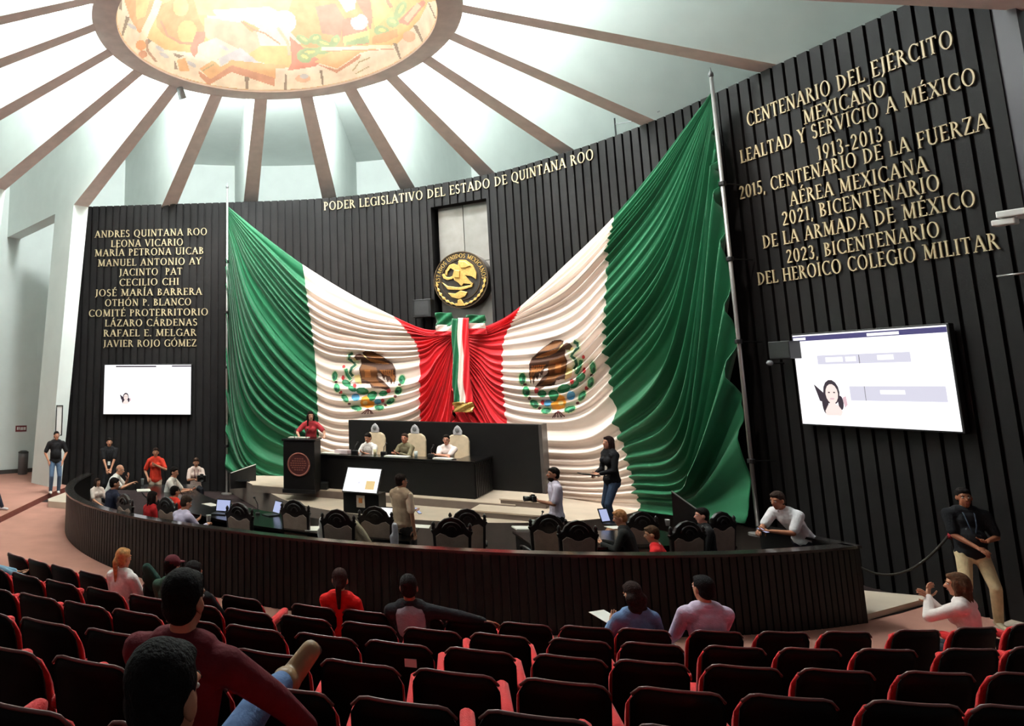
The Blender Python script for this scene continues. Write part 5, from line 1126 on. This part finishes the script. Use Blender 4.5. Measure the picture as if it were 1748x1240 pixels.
    # face
    for sx in (-1, 1):
        e0 = Hc + f * .0745 + rr * sx * .031 + u * .010; mb = MB(); mb.mi = 0; mb.ell(e0, (.0135, .011, .008), M, 10, 6); mb.mi = 1; mb.ell(e0 + f * .007, (.0065, .0055, .0068), M, 8, 6); scl(mb).build('eye', [EYEW, EYED], root, smooth=True)
        mb = MB(); mb.tube([e0 + u * .021 + rr * sx * -.014 + f * .010, e0 + u * .026 + rr * sx * .002 + f * .010, e0 + u * .020 + rr * sx * .018 + f * .001], [.004, .0045, .003], 6); scl(mb).build('eyebrow', hairmat(hair[1]), root, smooth=True)
    mb = MB(); mb.ell(Hc + f * .0875 - u * .055, (.023, .007, .0075), M, 10, 6); scl(mb).build('mouth', LIPM, root, smooth=True)
    # hair
    st, hc = hair; mb = MB()
    if st == 'bald': mb.ell(Hc - f * .034 + u * .002, (.081, .078, .052), M)
    elif st != 'none':
        mb.ell(Hc + u * .043 - f * .026, (.085, .100, .092), M); mb.ell(Hc - f * .045 - u * .01, (.078, .068, .075), M)
        mb.ell(Hc + u * .088 + f * .030, (.06, .05, .03), M)
        if st in ('long', 'bob'):
            L = .20 if st == 'long' else .06
            for sx in (-1, 0, 1): mb.cap(Hc - f * (.05 if sx else .075) + rr * sx * .055, Hc - f * (.055 if sx else .085) + rr * sx * .065 - V((0, 0, .10 + L)), .05, .042, rr, .8)
            for sx in (-1, 1): mb.cap(Hc + rr * sx * .075 + u * .03 + f * .015, Hc + rr * sx * .078 - V((0, 0, .09 + L * .8)) + f * .02, .024, .024)
            if st == 'bob': mb.ell(Hc - f * .03 - u * .005, (.102, .098, .11), M)
        if st == 'ponytail': mb.cap(Hc - f * .105 + u * .035, Hc - f * .135 - u * .03, .028, .034); mb.cap(Hc - f * .135 - u * .03, Hc - f * .12 - V((0, 0, .25)), .036, .018)
        if st == 'bun': mb.ell(Hc - f * .11 + u * .06, (.05, .05, .05), M)
        if st == 'wavy': [mb.ell(Hc - f * .06 + rr * a - V((0, 0, b)), (.055, .055, .06)) for a, b in ((-.06, .05), (.06, .05), (0, .08), (.05, .14), (.0, .17), (-.04, .13), (.06, .2))]
    if mb.v: pend(scl(mb).build('hair', hairmat(hc), root, smooth=True), .011 if vox > .01 else .008, 2)
    # clothing
    cm = cloth(*shirt); mb = MB(); torso(mb, .018, .02 if not sit else .0)
    for (sh, e, wr) in arms:
        if sleeve == 'short': mb.cap(sh, sh.lerp(e, .80), .070 * bulk, .064 * bulk)
        elif sleeve == 'long': mb.cap(sh, e, .066 * bulk, .055 * bulk); mb.cap(e, wr - (wr - e).normalized() * .02, .055 * bulk, .040 * bulk)
    pend(scl(mb).build('shirt' if sleeve != 'none' else 'top', cm, root, smooth=True), vox, 3)
    if collar:
        mb = MB(); c0 = NB + d * .012; mb.tube([c0 + (r * math.cos(g) * .066 + V((0, 1, 0)) * math.sin(g) * .062) + V((0, 0, -.018 * math.sin(g))) for g in np.linspace(math.pi * .5 + .25, math.pi * 2.5 - .25, 16)], .015, 8, sq=1.6); scl(mb).build('collar', cm if collar is True else cloth(*collar), root, smooth=True)
    if vest: mb = MB(); torso(mb, .028, .0); pend(scl(mb).build('vest', cloth(*vest), root, smooth=True), vox)
    if front:   # a strip of the garment worn underneath, seen between the open fronts
        mb = MB(); mb.cap(P + d * .02 + V((0, .088, 0)), NB - d * .05 + V((0, .062, 0)), .06, .052, r, .62); scl(mb).build('blouse', cloth(*front), root, smooth=True)
    mb = MB(); g = .013; mb.cap(P + R * -.07 - V((0, 0, .05)), P + R * .07 - V((0, 0, .05)), .10 + g, .10 + g); mb.cap(P - d * .03, P + d * .07, .135 + g, .128 + g, R, .74)
    for (hip, kn, an) in legs: mb.cap(hip, kn, .090, .066); mb.cap(kn, an + V((0, 0, .0)), .066, .052)
    pend(scl(mb).build('trousers', cloth(*pants), root, smooth=True), vox)
    for li, (hip, kn, an) in enumerate(legs):
        mb = MB(); fd = V(toes[li]).normalized() if toes[li] else V((0, 1, -.08)).normalized(); sd_ = (an - kn).normalized(); c = an + (sd_ * .045 if toes[li] else V((0, 0, -.045))); mb.cap(c - fd * .055 * shoe_s, c + fd * .15 * shoe_s, .042 * shoe_w, .036 * shoe_w, R, .85); mb.cap(c - fd * .02, an - sd_ * .03 * shoe_s ** 3, .045 * shoe_w, .047 * shoe_w); pend(scl(mb).build('shoe', mat('shoe_%d_%d_%d' % shoes, srgb(*shoes), .45, noise=.1), root, smooth=True), .009, 2)
    if sole:
        hip, kn, an = legs[1]; fd = V(toes[1]).normalized(); sd_ = (an - kn).normalized(); c = an + sd_ * .082; mb = MB(); mb.cap(c - fd * .06, c + fd * .16, .046, .042, fd.cross(sd_), .4); scl(mb).build('boot_sole', mat('boot_sole', srgb(*sole), .7), root, smooth=True)
    H = dict(root=root, k=k, Hc=Hc, f=f, u=u, rr=rr, P=P, d=d, SCn=SCn, NB=NB, arms=arms, r=r, RY=RY, loc=loc, M=M, scl=scl)
    for e in extras: e(H)
    return H
FING = {}
def finish_people():
    dg = bpy.context.evaluated_depsgraph_get(); dg.update(); new = []
    for o in PENDING:
        me = bpy.data.meshes.new_from_object(o.evaluated_get(dg)); new.append((o, me))
    for o, me in new:
        mats_ = list(o.data.materials); o.modifiers.clear(); 
        if o.name in FING:
            b = bmesh.new(); b.from_mesh(me); fm = FING[o.name]; vv = [b.verts.new(p) for p in fm.v]
            for fc in fm.f:
                try: b.faces.new([vv[i] for i in fc]).smooth = True
                except ValueError: pass
            b.to_mesh(me); b.free()
        me.materials.clear()
        for m in mats_: me.materials.append(m)
        me.polygons.foreach_set('use_smooth', [True] * len(me.polygons)); o.data = me
        if 'fing' in o: del o['fing']
# accessories worn by a person
def glasses(H):
    mb = MB(); f, u, rr, Hc = H['f'], H['u'], H['rr'], H['Hc']
    for sx in (-1, 1):
        c = Hc + f * .098 + rr * sx * .033 + u * .008; mb.tube([c + rr * .024 * math.cos(g) + u * .018 * math.sin(g) for g in np.linspace(0, 2 * math.pi, 15)], .0035, 5); mb.tube([c + rr * sx * .024, Hc + rr * sx * .082 + u * .012], .003, 5)
    mb.tube([Hc + f * .1 + rr * -.01 + u * .01, Hc + f * .1 + rr * .01 + u * .01], .003, 5); H['scl'](mb).build('glasses', BLACKP, H['root'])
def sunglasses(H): glasses(H)
def beard(H):
    mb = MB(); Hc, f, u = H['Hc'], H['f'], H['u']; mb.ell(Hc - u * .078 + f * .034, (.060, .060, .052), H['M']); H['scl'](mb).build('beard', hairmat((34, 26, 22)), H['root'], smooth=True)
def lanyard(rgb, badge=True):
    def g(H):
        P, d, r, NB = H['P'], H['d'], H['r'], H['NB']; mb = MB(); b = P + d * .17 + Vector((0, .17, 0))
        for sx in (-1, 1): mb.tube([NB + r * sx * .06, NB + r * sx * .055 + Vector((0, .10, -.04)), P + d * .34 + r * sx * .04 + Vector((0, .155, 0)), b], .008, 6)
        ln = H['scl'](mb).build('lanyard', cloth(*rgb), H['root'], smooth=True)
        if badge: mb = MB(); mb.box(b + Vector((0, .012, -.05)), (.07, .006, .1)); H['scl'](mb).build('badge', PAPER, ln)
    return g
def cap(rgb, logo=True):
    def g(H):
        Hc, f, u, M = H['Hc'], H['f'], H['u'], H['M']; mb = MB(); mb.ell(Hc + u * .060 - f * .012, (.092, .108, .085), M); mb.ell(Hc + u * .055 + f * .12, (.07, .07, .012), M); c = H['scl'](mb).build('cap', cloth(*rgb), H['root'], smooth=True)
        if logo: mb = MB(); mb.ell(Hc + u * .075 - H['rr'] * .088 , (.012, .03, .022), M); H['scl'](mb).build('cap_patch', WHITEP, c, smooth=True)
    return g
def back_yoke(rgb):
    def g(H):
        mb = MB(); P, d, r = H['P'], H['d'], H['r']; mb.cap(P + d * .30 - Vector((0, .080, 0)), P + d * .45 - Vector((0, .050, 0)), .13, .15, r, .50); H['scl'](mb).build('back_panel', cloth(*rgb), H['root'], smooth=True)
    return g
def hand_world(H, i, ext=.09):
    sh, e, wr = H['arms'][i]; p = (wr + (wr - e).normalized() * ext) * H['k']; return Vector(H['loc']) + H['RY'] @ p
def held(kind, label, p, rz=0.0, tilt=0.0, big=1.0):
    t = thing({'camera': 'photo_camera', 'phone': 'mobile_phone', 'folder': 'folder', 'paper': 'paper_sheet'}[kind], label, {'camera': 'camera', 'phone': 'phone', 'folder': 'folder', 'paper': 'paper'}[kind], p, rz); t.rotation_euler = (tilt, 0, rz)
    if kind == 'camera':
        mb = MB(); mb.box((0, 0, 0), (.15 * big, .075 * big, .105 * big)); mb.box((0, 0, .06 * big), (.06 * big, .06 * big, .03 * big)); mb.build('camera_body', BLACKP, t, bevel=.01); mb = MB(); mb.lathe([(.038 * big, 0), (.042 * big, .05 * big), (.046 * big, .13 * big), (.04 * big, .13 * big), (.03 * big, .11 * big)], (0, .035 * big, 0), 16, (0, 1, 0)); mb.build('lens', BLACKP, t, smooth=True)
    elif kind == 'phone': mb = MB(); mb.box((0, 0, 0), (.075, .15, .009)); mb.build('casing', BLACKP, t, bevel=.003); mb = MB(); mb.box((0, 0, .0055), (.066, .135, .001)); mb.build('display', SC_BLUE, t)
    elif kind == 'folder': mb = MB(); mb.box((0, 0, 0), (.24, .32, .02)); mb.build('cover', BLACKP, t, bevel=.004)
    else: mb = MB(); mb.box((0, 0, 0), (.21, .29, .004)); mb.build('sheet', PAPER, t)
    return t
TOSTAGE = lambda x, y: (SC.x - x, SC.y - y)
# --- left side
person('man in a black polo, jeans and white sneakers standing at the pale wall', (97, 736), .14, (.35, -1), 1.72, hands=((-.20, .03, .90), (.20, .03, .90)), elbow=((-1, -.3, -.2), (1, -.3, -.2)), shirt=(26, 24, 26), pants=(74, 92, 116), shoes=(226, 218, 210), look=(-8, 0), belly=.015)
person('man in black shirt with a white badge, hands clasped, standing under the left screen', (187, 747), 0, (.2, -1), 1.72, hands=((-.05, .22, .86), (.05, .22, .86)), elbow=((-1, 0, -.3), (1, 0, -.3)), shirt=(30, 28, 30), pants=(28, 28, 32), look=(0, -4), extras=(lanyard((30, 30, 34)),))
person('woman in a red top with one hand to her chin, standing behind the left desk', (266, 764), 0, (.1, -1), 1.62, hands=((-.04, .18, 1.28), (.20, .12, .98)), elbow=((-.8, .3, -.8), None), shirt=(214, 62, 44), pants=(196, 176, 158), hair=('bun', (44, 28, 22)), female=True, look=(5, -5), collar=False)
H = person('woman in white blouse with a dark lanyard, sitting behind a video camera', (335, 782), 0, (.15, -1), 1.64, sit=True, lean=8, hands=((-.08, .36, .80), (.10, .36, .80)), shirt=(230, 208, 200), hair=('short', (56, 38, 28)), female=True, look=(0, -14), extras=(lanyard((96, 24, 40), False),))
held('camera', 'black video camera before the woman with the dark lanyard', hand_world(H, 0, .12) + Vector((.10, -.10, .03)), math.pi, 0, 1.5)
person('man in white shirt sitting in profile at the left desk, arm stretched forward', (299, 797), 0, (1, -.25), 1.70, sit=True, lean=18, hands=((-.10, .5, .80), (.12, .48, .80)), shirt=(238, 232, 226), look=(10, -8), skin=(198, 138, 112))
person('bald man in a white shirt leaning over the left desk', (207, 794), 0, (1, -.05), 1.74, sit=True, lean=26, hands=((-.08, .42, .95), (.14, .55, .86)), shirt=(240, 236, 230), hair=('bald', (120, 100, 88)), look=(10, -12), skin=(214, 156, 128))
person('man in a navy jacket sitting beside the bald man, back half turned', (198, 815), 0, (.75, .55), 1.70, sit=True, lean=12, sleeve='long', shirt=(32, 34, 52), look=(20, -8))
person('small seated person in a pale top at the far left end of the barrier', (167, 816), 0, (.6, -.6), 1.36, sit=True, seat=.42, shirt=(232, 214, 206), hair=('long', (40, 26, 20)), female=True, collar=False)
person('person in a dark red shirt with dark hair at the left desk', (263, 838), 0, (.8, .6), 1.60, sit=True, lean=10, shirt=(160, 26, 30), hair=('bob', (30, 20, 18)), female=True, look=(15, -10))
person('person in a bright red top with dark hair sitting before the man in profile', (300, 829), 0, (.7, .7), 1.58, sit=True, lean=8, shirt=(206, 46, 34), hair=('short', (22, 18, 18)), look=(10, -6))
person('man in a pale lilac shirt bent over the left desk', (323, 846), 0, (.75, .66), 1.72, sit=True, lean=24, hands=((-.05, .42, .84), (.16, .52, .80)), sleeve='long', shirt=(200, 192, 218), hair=('short', (56, 42, 34)), look=(15, -22))
q = atz(10, 872, .14)
person('person in dark trousers sitting at the left frame edge, hands on knees', None, .14, (1, -.25), 1.72, sit=True, loc=(q.x - .75, q.y + .12, .14), hands=((-.1, .40, .66), (.1, .42, .66)), shirt=(70, 66, 70), pants=(32, 34, 46), shoes=(206, 204, 208), feet=((-.1, .62, .09), (.12, .52, .09)))
c = copy_tree(seat1, (q.x - .75, q.y + .12, .14), math.radians(-104), 'red theatre seat apart on the raised side floor at the left edge'); c['group'] = 'theatre seats'
# --- stage
H = person('woman in a maroon blouse with long dark hair speaking at the podium', None, PLAT_Z + .16, (-.12, -1), 1.66, loc=(pd.location.x + PW * .5 + .36, pd.location.y + PD * .5 + .40, PLAT_Z + .16), hands=((-.34, .40, 1.12), (.28, .36, 1.10)), elbow=((-1, -.2, -.5), (1, -.2, -.5)), lean=6, shirt=(172, 54, 62), hair=('long', (30, 20, 18)), female=True, look=(-12, -4), skin=(216, 162, 138))
mb = MB(); mb.box((0, 0, .08), (.9, .7, .16)); sstep = tag(mb.build('speaker_step', BLACKP, loc=(pd.location.x + PW * .5 + .36, pd.location.y + PD * .5 + .47, PLAT_Z), bevel=.01), 'low black step behind the speaking podium', 'step'); sstep.rotation_euler = (0, 0, pr)
person('man in a white shirt looking down at the left of the presiding table', None, PLAT_Z, (-.75, -.65), 1.66, loc=RP(a_for(632, 1.0), 1.0, PLAT_Z), seat=.45, sit=True, lean=12, hands=((-.14, .38, .84), (.14, .36, .84)), shirt=(238, 236, 234), look=(-5, -16), skin=(196, 134, 106))
person('man in an olive shirt at the middle of the presiding table', None, PLAT_Z, (-.75, -.65), 1.68, loc=RP(a_for(693, 1.0), 1.0, PLAT_Z), seat=.45, sit=True, lean=8, hands=((-.10, .40, .86), (.08, .40, .86)), sleeve='long', shirt=(112, 104, 82), look=(-14, 0), hair=('short', (58, 42, 34)), skin=(190, 122, 98), belly=.015)
person('man with glasses in a white polo, arms folded on the presiding table', None, PLAT_Z, (-.62, -.78), 1.68, loc=RP(a_for(764, 1.0), 1.0, PLAT_Z), seat=.45, sit=True, lean=8, hands=((.10, .34, .86), (-.10, .36, .85)), elbow=((-1, .1, -.4), (1, .1, -.4)), shirt=(242, 226, 222), collar=(60, 56, 60), look=(-12, 0), extras=(glasses,), skin=(206, 146, 122), belly=.02)
H = person('man in a beige vest over a cream shirt, standing before the presiding table', (685, 808), 0, (.85, .52), 1.70, hands=((-.12, .30, 1.10), (.25, .02, .80)), shirt=(236, 214, 188), vest=(178, 152, 128), pants=(70, 66, 64), hair=('short', (40, 28, 24)), look=(14, 0), belly=.03, extras=(sunglasses, lanyard((40, 36, 40), False)))
held('phone', 'phone in the raised hand of the man in beige vest', hand_world(H, 0, .12), .6, .6)
H = person('bearded man in a pale lilac shirt with a camera, standing in profile below the stage', (943, 797), 0, (-1, .12), 1.72, hands=((-.04, .27, 1.15), (.22, -.02, .82)), shirt=(214, 206, 226), pants=(46, 46, 56), hair=('short', (28, 20, 18)), look=(-4, 0), skin=(164, 108, 84), extras=(beard,))
held('camera', 'black photo camera in the hand of the man in pale lilac shirt', hand_world(H, 0, .08) + Vector((-.04, -.03, .03)), math.pi / 2)
H = person('woman in a black blazer and jeans standing on the stage beside the flag', (1037, 744), STAGE_Z, (-1, -.12), 1.68, hands=((-.06, .25, 1.05), (.06, .25, 1.05)), sleeve='long', shirt=(24, 22, 26), front=(236, 228, 220), pants=(58, 72, 96), shoes=(180, 128, 96), hair=('long', (40, 24, 22)), female=True, vest=(24, 22, 26), look=(0, 0), skin=(210, 152, 126), collar=False, feet=((-.07, .05, .09), (.07, -.06, .09)))
held('folder', 'dark folder held by the woman in black blazer', hand_world(H, 0, .10) + Vector((-.10, 0, .01)), math.pi / 2, .1)
# --- inside the desks on the right
person('man in a red shirt with brown hair sitting at the right desk', (1107, 897), 0, (-.75, .5), 1.62, sit=True, seat=.42, lean=16, shirt=(204, 34, 38), hair=('short', (70, 48, 34)), look=(-10, -12), collar=(232, 228, 226), sleeve='long')
person('person with light brown hair in black, bent over the tilted tablet', (1052, 870), 0, (-.8, .5), 1.66, sit=True, lean=16, sleeve='long', shirt=(34, 32, 32), hair=('short', (164, 112, 74)), look=(-14, -16), hands=((-.1, .4, .8), (.1, .42, .8)))
person('person in black half hidden behind the rightmost carved chairs', (1195, 866), 0, (-.9, .25), 1.66, sit=True, lean=6, sleeve='long', shirt=(30, 28, 30), look=(0, -4), skin=(216, 150, 132))
H = person('man in a white polo leaning on the right end of the barrier', (1322, 839), 0, (-.96, -.28), 1.76, lean=40, hands=((-.06, .56, 1.07), (.08, .60, 1.06)), elbow=((-.5, .1, -1), (.6, .2, -1)), shirt=(236, 232, 236), pants=(40, 38, 48), hair=('short', (58, 44, 38)), look=(0, -14), skin=(176, 116, 88), feet=((-.12, -.30, .09), (.13, -.42, .09)))
held('phone', 'phone held by the man leaning on the barrier', hand_world(H, 0, .10), .3, .3)
person('guard in a black jacket and khaki trousers standing at the right wall', (1643, 832), .03, (-.45, -1), 1.75, hands=((-.10, .22, 1.10), (.04, .26, 1.02)), elbow=((-.6, -.3, -.9), (.6, -.3, -.9)), sleeve='short', shirt=(26, 26, 30), pants=(206, 184, 146), shoes=(196, 178, 148), look=(4, -2), skin=(150, 92, 66), belly=.03, feet=((-.15, .03, .09), (.19, -.02, .09)), extras=(lanyard((60, 70, 84), False),))
# --- audience
FR = lambda x, y, z=1.33: TOSTAGE(*atz(x, y, z)[:2])
def aud(label, px, r, **kw):
    p = atz(px[0], px[1], ROWS[r][1] + 1.33); fc = kw.pop('face', TOSTAGE(p.x, p.y)); return person(label, px, ROWS[r][1], fc, sit=True, **kw)
aud('woman in a red jacket with a dark ponytail, front row of the audience', (580, 968), 1, h=1.66, lean=-6, sleeve='long', shirt=(212, 28, 26), hair=('ponytail', (52, 30, 28)), female=True, look=(-4, 2), collar=False, vox=.011)
aud('man in a black jacket with grey back panel, arm along the seats', (697, 978), 1, h=1.74, lean=-8, side=-4, sleeve='long', shirt=(36, 36, 40), hair=('short', (28, 24, 24)), hands=(None, (.66, .10, .90)), elbow=(None, (.4, -.5, .3)), extras=(back_yoke((150, 152, 160)),), skin=(160, 104, 80), vox=.011)
H = aud('woman in a blue denim shirt with wavy dark hair, reading in the audience', (1072, 992), 1, h=1.64, lean=4, side=-4, sleeve='long', shirt=(98, 122, 160), hair=('wavy', (44, 32, 30)), female=True, look=(-18, -22), hands=((-.16, .32, .86), (.14, .34, .80)), vox=.011)
held('paper', 'white sheet in the hand of the woman in denim', hand_world(H, 0, .10) + Vector((-.04, .04, -.02)), .4, .2)
H = aud('man in a lilac shirt with short black hair sitting beside the woman in denim', (1197, 980), 1, h=1.76, lean=-4, sleeve='long', shirt=(206, 188, 212), hair=('short', (20, 18, 20)), look=(-14, 0), vox=.011)
held('paper', 'white papers on the lap of the man in lilac', hand_world(H, 0, .1) + Vector((-.12, .0, .02)), .2, .1)
aud('woman with a brown bob in a white blouse, hand at her face', (1628, 976), 1, h=1.62, lean=6, face=(-.55, .85), shirt=(238, 226, 222), sleeve='long', hair=('bob', (92, 62, 44)), female=True, hands=((-.06, .26, 1.06), (-.02, .27, 1.02)), elbow=((-.6, .6, -.8), (.6, .5, -.8)), look=(-22, -4), collar=False, vox=.011)
aud('woman with a blonde ponytail in a white top, left block of the audience', (213, 934), 1, h=1.64, lean=2, shirt=(244, 240, 236), hair=('ponytail', (190, 142, 92)), female=True, look=(10, -4), collar=False, vox=.011)
aud('person in a maroon cap beside the blonde woman', (296, 948), 1, h=1.64, lean=0, shirt=(60, 84, 70), hair=('short', (26, 20, 18)), look=(8, -4), vox=.011, extras=(cap((84, 26, 36)),))
H = aud('person in black bent forward at the left block\'s end, leg out', (334, 956), 1, h=1.74, lean=20, sleeve='long', shirt=(26, 26, 28), hair=('short', (28, 24, 24)), look=(12, -10), hands=((-.05, .45, .72), (.18, .55, .66)), knees=(None, (.22, .44, .50)), feet=(None, (.40, .74, .12)), shoes=(54, 38, 28), vox=.011)
held('paper', 'folded white papers in the hand of the person in black', hand_world(H, 1, .1) + Vector((.04, .02, .02)), .9, .6)
aud('person at the left frame edge in blue jeans, only the arm and knee in view', (-20, 914), 1, h=1.70, lean=14, shirt=(120, 156, 178), sleeve='long', pants=(110, 140, 176), hands=((.05, .62, .80), (.24, .58, .76)))
H = aud('man in a burgundy sweater, legs crossed with a tan boot, large in the foreground', (318, 966), 6, h=1.76, lean=-4, side=2, sleeve='long', shirt=(96, 26, 36), pants=(92, 118, 160), shoes=(150, 118, 82), hair=('short', (16, 13, 13)), look=(10, -2), hands=((-.24, .30, .62), (.46, .26, .66)), elbow=(None, (1, -.2, .3)), knees=((-.1, .42, .52), (.20, .42, .70)), feet=(None, (.24, .68, .69)), toes=(None, (.55, .30, .72)), shoe_s=1.0, shoe_w=1.38, sole=(92, 78, 66), vox=.009, collar=False, bulk=1.12)
aud('dark-haired head and shoulders seen from behind, nearest to the camera', (288, 1082), 7, h=1.70, lean=-2, shirt=(40, 38, 44), hair=('short', (18, 15, 16)), look=(14, -3), vox=.008, collar=(200, 190, 184))
finish_people()
# cloth shapes standing in for sitters' sleeves, and a bag, among the chairs
def drape(name, label, cat, px, z, size, m, rz=0):
    p = atz(*px, z); mb = MB(); a, b, c = size; mb.cap((-a, 0, c * .8), (-a * .1, .02, 0), b * .62, b * .7); mb.cap((-a * .1, .02, 0), (a, .05, -c), b * .7, b * .5); mb.cap((-a * .9, .03, -c * .2), (0, .03, -c), b * .45, b * .4)
    o = mb.build(name, m, smooth=True, loc=p); o.rotation_euler = (0, .3, rz); r = o.modifiers.new('r', 'REMESH'); r.mode = 'VOXEL'; r.voxel_size = .02; s = o.modifiers.new('s', 'SMOOTH'); s.iterations = 4; return tag(o, label, cat)
drape('jacket', 'cream sleeve shape over the arm of the carved chair right of the lectern', 'jacket', (620, 912), .86, (.16, .10, .13), cloth(214, 200, 172))  # stands in for the sleeve of a sitter who is not built
drape('jacket', 'white sleeve shape beside the carved chair under the lectern', 'jacket', (552, 905), .84, (.07, .08, .18), cloth(232, 228, 226))  # also a stand-in for an unbuilt sitter's sleeve
drape('jacket', 'pale grey cloth hanging right of the chair beside the man in beige vest', 'cloth', (676, 915), .84, (.06, .08, .18), cloth(206, 204, 214))
drape('handbag', 'dark green bag on the seat right of the blonde woman', 'bag', (265, 990), .98, (.13, .10, .11), cloth(36, 66, 58))
